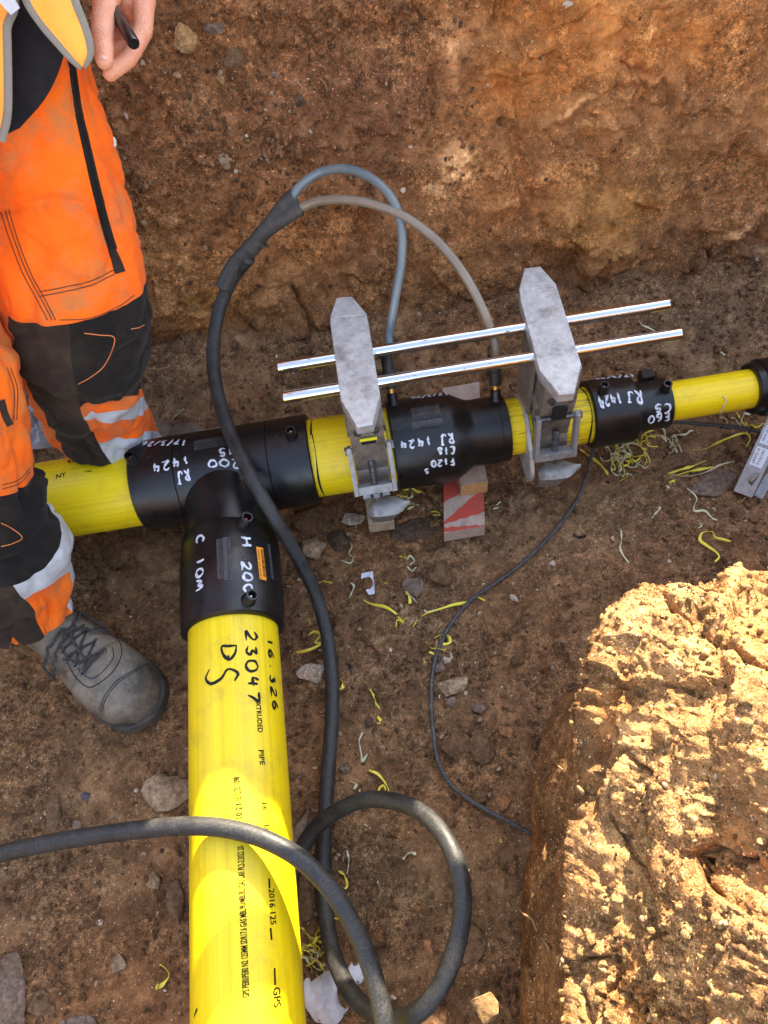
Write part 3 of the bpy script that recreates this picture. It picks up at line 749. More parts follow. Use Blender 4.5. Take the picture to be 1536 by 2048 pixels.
mb.build('body', [BPE, PEN, PRINT, MOULD, BPE], tee, sharp=35)
shroud(tee, TX, (266, 922), BRASS); shroud(tee, TX, (584, 872), STK_W)
mb = MB(); patch(mb, TX, (395, 862), (446, 855), .0095, 0, .0007)
printed(mb, TX, '125x125 TEE SDR11', (444, 858), (397, 865), .003, 'flip', 1, .001); printed(mb, TX, '6310 0421 1883', (430, 853), (399, 858), .0022, 'flip', 1, .001)
mb.build('sticker', [STK_W, INK], tee, sharp='keep')

# ---- coupler on the branch
cp = thing('pipe_coupler', 'black coupler sleeve joining the branch pipe to the tee, orange barcode sticker on it', 'coupler', (0, (y_c0 + y_c1) / 2, H - RT))
mb = MB(); RCp = .0722
cu = [(y_c1 - .001, PIPE + .0008), (y_c1, RCp - .003), (y_c1 + .002, RCp), (y_c1 + .030, RCp + .0006), (y_c1 + .034, RCp + .0014), (y_c0 - .034, RCp + .0014), (y_c0 - .030, RCp + .0004), (y_c0 - .006, RCp - .001), (y_c0 - .001, RCp - .004), (y_c0, rb - .001)]
CPm = Cyl('Y', RCp + .0014)
mb.lathe([(y_c1 + .03, PIPE + .0005)] + cu, (0, 0, H), (0, 1, 0), 120)
write(mb, CPm, 'C 10m', (395, 1070), (393, 1185), .012, 'down', 1, .0018, off=.0005); write(mb, CPm, 'H', (482, 1070), (486, 1098), .0125, 'down', 1, .0018, off=.0005)
write(mb, CPm, '200', (484, 1122), (490, 1190), .0125, 'down', 1, .0018, off=.0005)
patch(mb, CPm, (452, 1075), (456, 1160), .010, 2, .0006); printed(mb, CPm, '125mm SDR11 TO 17.6 PE100', (453, 1077), (456, 1158), .0042, 'down', 3, .0011)
patch(mb, CPm, (438, 1078), (441, 1158), .008, 2, .0005); printed(mb, CPm, 'ELECTROFUSION FUSE 200 COOL 10', (438, 1080), (441, 1156), .003, 'down', 3, .0010)
u, v = CPm.hit(491, 1115); mb.lathe([(0, .0052), (.0006, .0048), (.0006, .0030), (-.002, .0028), (-.002, 0)], CPm.at(u, v, 0.0), CPm.at(u, v, 1.) - CPm.at(u, v, 0.), 20, 0)
mb.build('body', [BPE, PEN, MOULD, DARK], cp, sharp=35)
shroud(cp, Cyl('Y', RCp), (488, 1046), RED_TIP, .0088); shroud(cp, Cyl('Y', RCp), (497, 1200), STK_W, .0088)
mb = MB(); u0, u1, ad, nn = patch(mb, CPm, (519, 1095), (526, 1160), .0118, 0, .0007)
r_ = np.random.default_rng(5); t = .06
while t < .92:                                             # barcode bars
    w_ = r_.uniform(.008, .030); q = [u0 + (u1 - u0) * t - nn * .0052, u0 + (u1 - u0) * (t + w_) - nn * .0052, u0 + (u1 - u0) * (t + w_) - nn * .0008, u0 + (u1 - u0) * t - nn * .0008]
    q = np.array(q); mb.add(CPm.at(q[:, 0], q[:, 1], .001), [(0, 1, 2, 3)], 1); t += w_ + r_.uniform(.008, .024)
printed(mb, CPm, '1070 5 125 9310 6', (514, 1100), (520, 1158), .0028, 'down', 1, .001)
mb.build('sticker', [STK_O, INK], cp, sharp='keep')
mb = MB(); patch(mb, CPm, (537, 1088), (545, 1158), .006, 0, .0005); mb.build('moulded_rib', [MOULD], cp, sharp='keep')

# ---- big reducer 125 to 90
rd = thing('reducer_fitting', 'large black reducer with fusion leads plugged in, between the two clamps', 'reducer', ((x_rl + x_rr) / 2, 0, H - RT))
mb = MB(); xa, xb = ux(TX, 911, 880), ux(Cyl('X', .055), 948, 880)
R9 = .0535
mb.lathe([(x_rl + .03, PIPE + .0005), (x_rl, PIPE + .0008), (x_rl, RT - .003), (x_rl + .002, RT - .001), (x_rl + .022, RT), (xa - .006, RT), (xa, RT - .0005), (xa + .008, RT - .005), (xb - .008, R9 + .005), (xb, R9 + .001), (xb + .006, R9), (x_rr - .014, R9), (x_rr - .013, R9 - .0008), (x_rr - .001, R9 - .0008), (x_rr, R9 - .002), (x_rr, .0458), (x_rr - .03, .0455)], (0, 0, H), (1, 0, 0), 120)
write(mb, TX, 'F120', (909, 914), (860, 921), .0130, 'flip', 1); write(mb, TX, 's', (858, 938), (848, 940), .008, 'flip', 1)
write(mb, TX, 'C18', (910, 893), (873, 896), .0110, 'flip', 1); write(mb, TX, 'RJ', (909, 866), (876, 871), .0125, 'flip', 1); write(mb, TX, '1424', (863, 871), (796, 884), .0130, 'flip', 1)
write(mb, TX, '17/3/26', (897, 784), (820, 795), .015, 'flip', 1)
patch(mb, TX, (824, 829), (880, 820), .024, 2, .0006); patch(mb, TX, (824, 852), (886, 842), .012, 2, .0006)
printed(mb, TX, 'FUSE COOL', (879, 826), (826, 835), .0062, 'flip', 3, .0012); printed(mb, TX, '120 - 18', (872, 817), (828, 824), .0062, 'flip', 3, .0012); printed(mb, TX, 'SEC  MIN', (870, 808), (828, 815), .0062, 'flip', 3, .0012)
printed(mb, TX, '<< PE100 HXH >>', (884, 844), (828, 854), .007, 'flip', 3, .0012)
mb.build('body', [BPE, PEN, MOULD, DARK], rd, sharp=32)
mb = MB(); patch(mb, TX, (813, 786), (862, 778), .007, 0, .0008); printed(mb, TX, '4022 0318 1251 908', (860, 780), (815, 787), .0028, 'flip', 1, .0011); mb.build('sticker', [STK_Y, INK], rd, sharp='keep')
shroud(rd, Cyl('X', RT), (786, 806), BRASS, .0078, .020); shroud(rd, Cyl('X', R9), (992, 798), BRASS, .0078, .020)

# ---- small reducer 90 to 63
sm = thing('reducer_fitting', 'small black reducer right of the right clamp, marked RJ 1424 in white', 'reducer', ((x_sl + x_sr) / 2, 0, H - .054))
RS, RS2 = .0545, .0405; SX, SX2 = Cyl('X', RS), Cyl('X', RS2); xm = ux(SX, 1285, 830)
mb = MB().lathe([(x_sl + .03, .0455), (x_sl, .0462), (x_sl, RS - .003), (x_sl + .002, RS - .0005), (x_sl + .012, RS), (xm - .003, RS), (xm, RS - .002), (xm + .004, RS2 + .002), (xm + .010, RS2), (x_sr - .002, RS2), (x_sr, RS2 - .002), (x_sr, .0322), (x_sr - .03, .032)], (0, 0, H), (1, 0, 0), 120)
write(mb, SX, 'RJ', (1284, 781), (1248, 783), .0185, 'flip', 1); write(mb, SX, '1424', (1240, 785), (1192, 795), .0175, 'flip', 1)
write(mb, SX, '17/3/26', (1268, 748), (1186, 757), .013, 'flip', 1)
write(mb, SX2, 'C5', (1342, 807), (1306, 811), .0135, 'flip', 1); write(mb, SX2, 'F60', (1342, 823), (1294, 834), .0140, 'flip', 1)
for c_, p in ((SX, (1231, 773)), (SX2, (1312, 775))):
    u, v = c_.hit(*p); mb.lathe([(.0004, .0016), (-.002, .0015), (-.002, 0)], c_.at(u, v, 0.0), c_.at(u, v, 1.) - c_.at(u, v, 0.), 14, 2)
mb.build('body', [BPE, PEN, DARK], sm, sharp=32)
shroud(sm, SX, (1206, 783), STK_W, .0072, .020); shroud(sm, SX2, (1330, 779), RED_TIP, .0072, .020)
u, v = SX2.hit(1292, 752); c = SX2.at(u, v, .004)
mb = MB().box(c, (.0105, 0, 0), (0, .009, 0), (0, 0, .010)); mb.build('lug', BPE, sm, sharp=30)

# ---- fitting at the right edge
en = thing('pipe_fitting', 'black fitting cut off by the right edge of the picture, on the thinnest pipe', 'fitting', (x_el + .05, 0, H - .042))
MB().lathe([(x_el + .03, .032), (x_el, .0322), (x_el, .038), (x_el + .002, .0405), (x_el + .012, .0415), (x_el + .015, .0455), (x_el + .075, .0455), (x_el + .08, .041), (x_el + .13, .0405), (x_el + .132, .032)], (0, 0, H), (1, 0, 0), 90).build('body', BPE, en, sharp=32)
u, v = Cyl('X', .0455).hit(1530, 745); shroud(en, Cyl('X', .0455), (1560, 745), BRASS)

# ================================================================== ALIGNMENT CLAMP
def cast_alu(name, c=(.40, .41, .43), dirt=.6):
    m = M(name)
    base = m.mix(m.ramp(m.noise(70, 6, .75), [(.35, 0.), (.65, 1.)]), tuple(.68 * q for q in c), c)
    d = m.ramp(m.noise(24, 7, .75), [(.50, 0.), (.66, 1.)])
    base = m.mix(m.math('MULTIPLY', sep(m, d), dirt), base, (.13, .10, .07))
    pit = m.math('LESS_THAN', m.vor(150), .10); sel = m.ramp(m.noise(60, 2), [(.55, 0.), (.60, 1.)])
    base = m.mix(m.math('MULTIPLY', m.math('MULTIPLY', pit, sep(m, sel)), .85), base, (.03, .025, .02))
    m.col(base).set(rough=m.ramp(m.noise(90, 5), [(.3, .42), (.7, .70)]), metal=.55, spec=.4)
    m.bump(m.noise(260, 5, .7), .0006).bump(m.noise(45, 4), .0012, .6); return m.m
ALU = cast_alu('cast_aluminium', (.56, .55, .525), .6); ALU_D = cast_alu('muddy_cast_aluminium', (.30, .265, .225), .85)
def chrome():
    m = M('chromed_steel')
    fl = m.ramp(m.noise(1, 6, .8, m.map((70, 150, 150))), [(.615, 0.), (.635, 1.)])
    m.col(m.mix(fl, (.60, .60, .605), (.055, .05, .045))).set(metal=m.math('SUBTRACT', 1.0, sep(m, fl)), rough=m.math('ADD', m.math('MULTIPLY', sep(m, fl), .6), .07)); return m.m
CHR = chrome()
STEEL = simple('dull_steel', (.20, .20, .21), (.10, .095, .09), .45, 120, metal=.8)
rig = thing('pipe_clamp', 'twin-bar alignment clamp: two silver jaws on chrome bars gripping the yellow pipes', 'clamp', (.37, 0, H - .08))
ZR, ZC = .318, .331
for a, b in (((555, 735), (1338, 608)), ((566, 795), (1362, 667))):
    p, q = P(*a, ZR), P(*b, ZR); p[2] = q[2] = ZR; ax = (q - p) / np.linalg.norm(q - p); L = np.linalg.norm(q - p)
    MB().lathe([(0, 0), (0, .0072), (.0012, .0084), (L - .0012, .0084), (L, .0072), (L, 0)], p, ax, 40).build('bar', CHR, rig, sharp=40)
CAPL = [(673, 594), (703, 591), (732.5, 624.5), (737, 645), (760.7, 791), (745.4, 848), (712.6, 853), (682, 802.6), (659.5, 645), (660.5, 630)]
CAPR = [(1049, 535), (1080, 531), (1112, 566), (1120, 590), (1163.6, 729), (1150, 784), (1118, 788), (1080, 744), (1040, 600), (1038, 576)]
YF = np.array([0, -1., 0])
def ring(cy, r0, a0, a1, n=28):
    a = np.linspace(a0, a1, n); return np.stack([cy + 0 * a, r0 * np.sin(a), r0 * np.cos(a)], -1)   # a from the top towards +Y
def clamp_head(cap, pr, x0, dx):
    """one jaw: cast cap on the bars, saddle over the pipe, hinged stirrup and swing bolt in front, lower jaw"""
    pts = np.array([P(*c, ZC) for c in cap]); pts[:, 2] = ZC
    mb = MB().prism(pts - [0, 0, .019], np.array([0, 0, .019]), 0, .0022)
    cx = pts[:, 0].mean(); head = mb.build('jaw_cap', [ALU], rig, sharp=28)
    rib = [pts[2] * .9 + pts[9] * .1, pts[2] * .1 + pts[9] * .9]; rb_ = np.linspace(rib[0], rib[1], 30) + [0, -.004, .0001]
    rb_[:, 1] += .0006 * np.sin(np.arange(30) * 1.9); MB().tube(rb_, .0011, 8).build('casting_ridge', ALU, head)
    hw = .0245
    # upper saddle: block under the bars narrowing to a half ring round the pipe
    ro = pr + .017
    out = [(.052, ZC - .019 - H), (.052, .135), (ro * math.sin(1.9), ro * math.cos(1.9))]
    prof = [(-.052, ZC - .0195 - H), (.052, ZC - .0195 - H), (.056, .125), (pr + .016, .045)]
    a = np.linspace(1.25, 1.52, 5); prof += [((pr + .014) * math.sin(t), (pr + .014) * math.cos(t)) for t in a]
    a = np.linspace(1.52, -1.40, 40); prof += [((pr + .0008) * math.sin(t), (pr + .0008) * math.cos(t)) for t in a]
    a = np.linspace(-1.40, -1.0, 6); prof += [((pr + .015) * math.sin(t), (pr + .015) * math.cos(t)) for t in a]
    prof += [(-(pr + .008), .075), (-.056, .125)]
    poly = np.array([(x0 - hw, y, H + z) for y, z in prof])
    mb = MB(); n = len(poly); v = np.concatenate([poly, poly + [2 * hw, 0, 0]])
    bmf = [(i, (i + 1) % n, n + (i + 1) % n, n + i) for i in range(n)]; mb.add(v, bmf)
    for off in (0, n):                                     # end faces, triangulated (the outline is not convex)
        from mathutils.geometry import tessellate_polygon
        tri = tessellate_polygon([[Vector((q[1], q[2], 0)) for q in poly]])
        mb.f += [tuple(int(i) + off for i in t) for t in tri]; mb.m += [0] * len(tri)
    sad = mb.build('saddle', ALU_D, rig, sharp=30)
    # square window in the front of the saddle
    yf = -(pr + .0085); c = np.array([x0 + .001, -.0605, H + .100])
    MB().box(c, (.0105, 0, 0), (0, .0022, -.0), (0, .0, .0125), 0, .001).build('window', DARK, sad, sharp=30)
    if pr > .05: MB().box(c + [0, -.003, .0145], (.0125, 0, 0), (0, .0015, 0), (0, 0, .0018), 0, .0006).build('yellow_latch', STK_Y, sad, sharp=30)
    # stirrup: two straps and a cross bar
    top_, bot = np.array([0, -.062, H + .082]), np.array([0, -(pr + .030), H + .038 if pr > .05 else H + .024])
    d = bot - top_; L = np.linalg.norm(d); d /= L; nn = np.array([0, -d[2], d[1]])
    mb = MB()
    for s in (-1, 1): mb.box((top_ + bot) / 2 + [x0 + s * (hw + .0045), 0, 0], (.0032, 0, 0), d * (L / 2 + .012), nn * .007, 0, .001)
    mb.box(bot + d * .004 + [x0, 0, 0], (hw + .0012, 0, 0), d * .0065, nn * .0078, 0, .001)
    st = mb.build('stirrup', [cast_alu('strap_steel_%d' % round(x0 * 100), (.40, .40, .40), .45)], rig, sharp=30)
    b0, b1 = bot - d * .035 + [x0, .004, .004], bot + d * .023 + [x0, 0, 0]; s_ = np.linspace(0, 1, 90)
    MB().tube(b0 + (b1 - b0) * s_[:, None], .0050 + .0007 * np.sign(np.sin(s_ * 150)), 16).build('bolt', STEEL, st, sharp=50)
    # hinge pin with hex heads, nut on the cross bar, casting rib up the saddle
    hp = top_ + [x0, .004, .004]; xh = hw + .0078
    MB().tube([hp - [xh, 0, 0], hp + [xh, 0, 0]], .0040, 16).tube([hp - [xh + .004, 0, 0], hp - [xh - .0005, 0, 0]], .0068, 6).tube([hp + [xh - .0005, 0, 0], hp + [xh + .004, 0, 0]], .0068, 6).build('hinge_pin', STEEL, st, sharp=30)
    nb = bot + d * .011 + [x0, 0, 0]; MB().tube([nb, nb + d * .007], .0092, 6).build('nut', STEEL, st, sharp=30)
    for sx_ in (-1, 1): MB().box((x0 + sx_ * (hw + .0015), -.010, H + pr + .045), (.0022, 0, 0), (0, .030, .004), (0, 0, .008), 0, .001).build('casting_rib', ALU_D, sad, sharp=30)
    for sx_ in (-1, 1):
        q0 = np.array([x0 + sx_ * .013, -.0585, H + .128]); MB().tube([q0, q0 + [0, -.0045, 0]], .0052, 6).build('bolt_head', STEEL, sad, sharp=30)
    # lower jaw, half ring under the pipe, with its hook-shaped shoe
    prof = [((pr + .0008) * math.sin(t), (pr + .0008) * math.cos(t)) for t in np.linspace(1.62, 4.5, 36)] + [((pr + .017) * math.sin(t), (pr + .017) * math.cos(t)) for t in np.linspace(4.45, 1.62, 30)]
    poly = np.array([(x0 - hw * .86, y, H + z) for y, z in prof]); n = len(poly)
    mb = MB().add(np.concatenate([poly, poly + [2 * hw * .86, 0, 0]]), [(i, (i + 1) % n, n + (i + 1) % n, n + i) for i in range(n)])
    tri = tessellate_polygon([[Vector((q[1], q[2], 0)) for q in poly]])
    for off in (0, n): mb.f += [tuple(int(i) + off for i in t) for t in tri]; mb.m += [0] * len(tri)
    low = mb.build('lower_jaw', ALU, rig, sharp=30)
    # shoe: a sweeping cast lip under the bolt
    u = np.linspace(0, 1, 22); S_, T_ = np.meshgrid(u, np.linspace(0, 1, 14), indexing='ij')
    cen = b1 + d * .004
    sx = (S_ - .42) * .066
    lip = .010 * np.sin(S_ * math.pi * .9 + .3) + .016 * np.clip(S_ - .6, 0, 1)
    wv = .0165 * (1 - np.abs(2 * S_ - 1) ** 5 * .55) * (1 - .65 * smooth(.62, 1, S_))
    y = cen[1] - (T_ - .5) * 2 * wv - .004
    z = cen[2] - .003 - lip * .35 - .006 * (2 * T_ - 1) ** 2 - .010 * np.clip(.15 - S_, 0, 1) / .15
    top_g = np.stack([x0 + dx + sx, y, z], -1); bot_g = top_g + np.stack([-.35 * sx - .004, .006 - .25 * (y - cen[1]), -.036 + 0 * z], -1)
    mb = MB().grid(top_g).grid(bot_g, flip=True)
    for sl_ in ((slice(None), 0), (slice(None), -1), (0, slice(None)), (-1, slice(None))): mb.grid(np.stack([top_g[sl_], bot_g[sl_]], 1))
    mb.build('shoe', [cast_alu('shoe_aluminium_%d' % round(x0 * 100), (.33, .325, .31), .85)], low, sharp=35)
    return low
xl_, xr_ = P(745, 930, .17)[0] - .001, P(1103, 868, .165)[0]
clamp_head(CAPL, PIPE, xl_, .010); lowR = clamp_head(CAPR, .045, xr_, .004)
# thin curved backing plate beside the right jaw
pr = .045; prof = [((pr + .001) * math.sin(t), (pr + .001) * math.cos(t)) for t in np.linspace(-2.9, 1.2, 50)] + [((pr + .006 + .040 * math.exp(-((t + 1.95) / .60) ** 2)) * math.sin(t), (pr + .006 + .040 * math.exp(-((t + 1.95) / .60) ** 2)) * math.cos(t)) for t in np.linspace(1.2, -2.9, 50)]
xb_ = xr_ - .036; poly = np.array([(xb_, y, H + z) for y, z in prof]); n = len(poly)
from mathutils.geometry import tessellate_polygon
mb = MB().add(np.concatenate([poly, poly + [.006, 0, 0]]), [(i, (i + 1) % n, n + (i + 1) % n, n + i) for i in range(n)])
tri = tessellate_polygon([[Vector((q[1], q[2], 0)) for q in poly]])
for off in (0, n): mb.f += [tuple(int(i) + off for i in t) for t in tri]; mb.m += [0] * len(tri)
mb.build('backing_plate', ALU, rig, sharp=35)
MB().box((xr_ - .031, .010, H + .115), (.003, 0, 0), (0, .028, 0), (0, 0, .062), 0, .001).build('side_plate', ALU_D, rig, sharp=30)

# ================================================================== TIMBER
def wood(name, a, b, rough=.8, gr=0):
    m = M(name); s1 = m.noise(1, 6, .7, m.map((220, 9, 220)))
    c = m.mix(m.ramp(s1, [(.3, 0.), (.7, 1.)]), a, b); c = m.mix(m.ramp(m.noise(30, 5, .7), [(.5, 0.), (.75, .75)]), c, (.16, .095, .055))
    m.col(c).set(rough=rough, spec=.2).bump(s1, .0008); return m
WPINK = wood('weathered_timber', (.34, .22, .15), (.48, .34, .25)).m
WTAN = wood('dusty_timber', (.36, .27, .16), (.50, .40, .26)).m
WEND = simple('sawn_end_grain', (.52, .30, .12), (.38, .20, .07), .8, 120)
mr = wood('red_painted_timber', (.58, .06, .04), (.40, .09, .06)); RED = mr.m
mw = wood('white_painted_timber', (.50, .40, .33), (.40, .29, .22)); WHT = mw.m
def plank(name, label, c0, c1, z, th_, mats, cat='plank', base=None, stripes=None, x_ext=None):
    """c0, c1: near-left, near-right picture corners; run away from the viewer"""
    a, b = P(*c0, z), P(*c1, z); w_ = b - a; far = np.array(base); ln = far - (a + b) / 2; ln[2] = 0
    mb = MB(); N = 40; n = np.linspace(0, 1, N)
    m = 0
    top_ = np.array([[a + ln * t, a + w_ * .25 + ln * t, a + w_ * .5 + ln * t, a + w_ * .75 + ln * t, b + ln * t] for t in n]); top_[..., 2] = z
    top_[..., 2] += .0006 * fbm(top_ * 60, 2); dn = np.array([0, 0, -th_])
    mi = np.zeros((N - 1, 4), int)
    mb.grid(top_, m=0); mb.grid(top_ + dn, flip=True)
    for s in ((slice(None), 0), (slice(None), -1)): mb.grid(np.stack([top_[s], top_[s] + dn], 1), m=0)
    for s in ((0, slice(None)), (-1, slice(None))): mb.grid(np.stack([top_[s], top_[s] + dn], 1), m=1)
    if stripes:                                            # slanting painted bands, across the face
        for t0, t1 in stripes:
            L = np.linalg.norm(ln); u = np.linspace(0, 1, 14)
            lo, hi = (np.clip((q0 + (q1 - q0) * u + .0012 * np.sin(u * 23 + q0 * 300)) / L, 0.0, 1) for q0, q1 in (t0, t1))
            g = np.array([[a + w_ * uu + ln * q for q in np.linspace(l_, h_, 12)] for uu, l_, h_ in zip(u, lo, hi)]); g[..., 2] = z + .0009
            mb.grid(g, m=2)
    return tag(mb.build(name, mats, sharp=35), label, cat)
plank('timber_plank', 'red and white striped board lying under the big reducer', (888, 1066), (970, 1052), .036, .030, [WHT, WHT, RED], base=P(922, 770, .036) , stripes=[((.001, -.012), (.010, .002)), ((.016, .026), (.020, .074)), ((.058, .086), (.100, .128)), ((.15, .18), (.19, .22))])
plank('timber_block', 'short block with a fresh orange sawn end under the big reducer, on the striped board', (922, 972), (976, 963), .070, .0325, [WPINK, WEND], 'timber block', base=P(940, 915, .070) + [0, .03, 0])
plank('timber_plank', 'pale dusty timber offcut sticking out below the left clamp', (737, 1050), (788, 1043), .030, .026, [WTAN, WTAN], base=P(745, 930, .030))
# unseen boards added over the far bank to shade bands of branch pipe and cable
def shade_board(label, a, b, hw):
    a, b = np.array(a), np.array(b); d = (b - a) / 2; up = np.array([0, .25, 1.]); up -= d * (up @ d) / (d @ d); up /= np.linalg.norm(up); e = np.cross(d / np.linalg.norm(d), up)
    tag(MB().box((a + b) / 2, d, up * hw, e * .011).build('timber_plank', [WTAN], sharp=30), label, 'plank')
shade_board('unseen board added across the dip in the far bank to shade the branch pipe', (.385, .43, 1.012), (.66, .43, .912), .030)
shade_board('unseen board added along the far bank to the right to shade the cable loop', (.58, .46, .990), (.83, .48, 1.01), .024)

# ================================================================== CABLES
def rubber(name, c, dust, amt, sc=45):
    m = M(name); d = m.ramp(m.noise(sc, 8, .8), [(.40, .12), (.64, 1.)]); f = m.ramp(m.noise(380, 4, .8), [(.40, .05), (.60, 1.)])
    k = m.math('MULTIPLY', m.math('MULTIPLY', sep(m, d), sep(m, f)), amt)
    m.col(m.mix(k, c, dust)).set(rough=m.ramp(d, [(0, .40), (1, .75)]), spec=.5).bump(m.noise(600, 3), .0003); return m.m
RUB = rubber('black_rubber_cable', (.011, .011, .012), (.26, .235, .185), .22)
SHR = rubber('dusty_heat_shrink', (.030, .029, .028), (.22, .19, .15), .4, 60)
LB = simple('blue_grey_lead', (.11, .145, .155), (.16, .18, .175), .28, 30, spec=.6); LG = simple('brown_grey_lead', (.17, .135, .09), (.22, .18, .13), .30, 30, spec=.6)
BOOT_R = simple('black_rubber_boot', (.014, .014, .014), (.04, .035, .03), .5, 60)
cable = thing('welding_cable', 'thick black fusion cable looping over the tee, the floor and the branch pipe', 'cable', P(660, 1420, 0))
path = [(498, 515, .345), (462, 562, .300), (436, 630, .262), (426, 710, .240), (436, 790, .228), (462, 870, .222), (500, 950, .218), (545, 1030, .190), (590, 1105, .125), (630, 1185, .066), (654, 1270, .032), (663, 1350, .020), (664, 1430, .016), (658, 1520, .014),
        (652, 1610, .013), (648, 1700, .013), (648, 1790, .018), (658, 1870, .034), (677, 1938, .062), (712, 1998, .095), (765, 2034, .125), (825, 2030, .150), (876, 1980, .172), (910, 1900, .188), (925, 1815, .196), (916, 1735, .194), (885, 1668, .180), (838, 1622, .155), (780, 1601, .128), (720, 1602, .100), (660, 1632, .065), (612, 1682, .036)]
wp = [P(*q) for q in path] + [np.array(q) for q in ((.035, -.60, .022), (.02, -.70, .015), (.0, -.86, .016), (.03, -1.02, .05), (.11, -1.03, .12))]
path2 = [(786, 2150, .165), (770, 2050, .172), (748, 1955, .178), (712, 1862, .186), (664, 1782, .195), (606, 1722, .2035), (540, 1683, .2065), (470, 1660, .2068), (400, 1652, .2040), (320, 1655, .192), (210, 1668, .176), (100, 1686, .162), (0, 1708, .150), (-140, 1745, .120), (-330, 1800, .060), (-600, 1850, .014), (-900, 1880, .013)]
wp += [P(*q) for q in path2]
mb = MB().tube(spline(wp, 900), .0104, 28); mb.build('sheath', RUB, cable)
junction = P(584, 412, .415)
sl = spline([P(438, 578, .268), P(452, 556, .300), P(490, 510, .345), P(520, 474, .372), P(545, 447, .392)], 60)
t_ = np.linspace(0, 1, 60)
MB().tube(spline([P(447, 574, .296), P(470, 532, .326), P(500, 498, .353), P(520, 478, .368)], 50), .0132 + .0006 * np.sin(t_[:50] * 40) * t_[:50], 28).build('heat_shrink_sleeve', SHR, cable)
# the forked boot: round below, opening into a flattened two-barrel mouth
c = spline([P(508, 488, .362), P(530, 462, .381), P(556, 436, .399), P(582, 412, .415), P(594, 402, .421)], 40)
tn = np.gradient(c, axis=0); tn /= np.linalg.norm(tn, axis=1)[:, None]
side = P(612, 424, .418) - P(572, 396, .425); g = []
th = np.linspace(0, 2 * math.pi, 48, endpoint=False)
for i in range(40):
    e = side - tn[i] * (side @ tn[i]); e /= np.linalg.norm(e); b_ = np.cross(tn[i], e); q = i / 39
    wx_ = .0120 + .0085 * smooth(.25, 1, q); hx = .0118 - .003 * smooth(.3, 1, q); pinch = 1 - .35 * smooth(.45, 1, q) * np.exp(-(np.cos(th) / .35) ** 2)
    g.append(c[i] + wx_ * np.cos(th)[:, None] * e + (hx * pinch * np.sin(th))[:, None] * b_)
mb = MB().grid(np.array(g), cv=True); mb.grid(np.stack([np.array(g)[-1], np.repeat(c[-1:] - tn[-1:] * .01, 48, 0)], 0), cv=True)
mb.build('forked_sleeve', SHR, cable)
u, v = Cyl('X', RT).hit(786, 806); T1 = TX.at(u, v, .016); n1 = TX.at(u, v, 1.) - TX.at(u, v, 0.)
C9 = Cyl('X', R9); u, v = C9.hit(992, 798); T2 = C9.at(u, v, .016); n2 = C9.at(u, v, 1.) - C9.at(u, v, 0.)
l1 = spline([P(578, 404, .418), P(600, 372, .428), (P(640, 345, .440)), P(690, 338, .450), P(740, 355, .452), P(782, 395, .440), P(802, 450, .416), P(803, 520, .382), P(790, 600, .340), P(779, 665, .300), P(777, 700, .283), T1 + n1 * .060 + [0, .006, 0]], 220)
l2 = spline([P(600, 416, .414), P(640, 402, .424), P(700, 400, .432), P(760, 413, .432), P(820, 440, .424), P(880, 488, .406), P(930, 552, .380), P(966, 620, .345), P(985, 670, .310), P(992, 705, .285), T2 + n2 * .060 + [0, .006, 0]], 220)
for l_, mt, T_, n_ in ((l1, LB, T1, n1), (l2, LG, T2, n2)):
    ld = MB().tube(l_, .0064, 20).build('lead', mt, cable)
    e = np.array([l_[-1] - (l_[-1] - l_[-9]) / np.linalg.norm(l_[-1] - l_[-9]) * .012, l_[-1], T_ + n_ * .040, T_ + n_ * .010]); q = spline(e, 60); s_ = np.linspace(0, 1, 60)
    r_ = .0078 + .0012 * (s_ > .30) + .0012 * np.exp(-((s_ - .62) / .02) ** 2) + .0005 * (s_ > .62)
    bt = MB().tube(q, r_, 22).build('connector_boot', BOOT_R, ld, sharp=45)
    MB().lathe([(0, .0066), (.020, .0066), (.020, .0)], T_ + n_ * .002, n_, 20).build('brass_plug', BRASS, bt, sharp=40)
# ---- thin wire
WIRE = rubber('thin_black_wire', (.018, .018, .020), (.30, .28, .26), .5, 70)
wpx = [(1560, 872, .03), (1480, 856, .05), (1400, 848, .05), (1330, 846, .045), (1270, 868, .03), (1205, 880, .022), (1185, 905, .016), (1172, 955, .012), (1150, 1005, .010), (1110, 1060, .008), (1052, 1118, .007), (1000, 1158, .007), (950, 1192, .007), (912, 1232, .009), (886, 1275, .008), (868, 1325, .006), (862, 1390, .006), (866, 1460, .007), (876, 1520, .008), (900, 1566, .006), (940, 1600, .005), (985, 1626, .004), (1030, 1648, .004), (1066, 1668, .001), (1080, 1682, -.012)]
wq = [P(*q) for q in wpx]; wq = [np.array([q[0], q[1], max(q[2], 0) + floor_z(q[0], q[1]) + .002 if i > 5 and i < len(wq) - 1 else q[2]]) for i, q in enumerate(wq)]
tag(MB().tube(spline(wq, 420), .0031, 12).build('thin_cable', WIRE, base=wq[14]), 'thin black wire trailing from under the small reducer across the floor to the sunlit bank', 'wire')

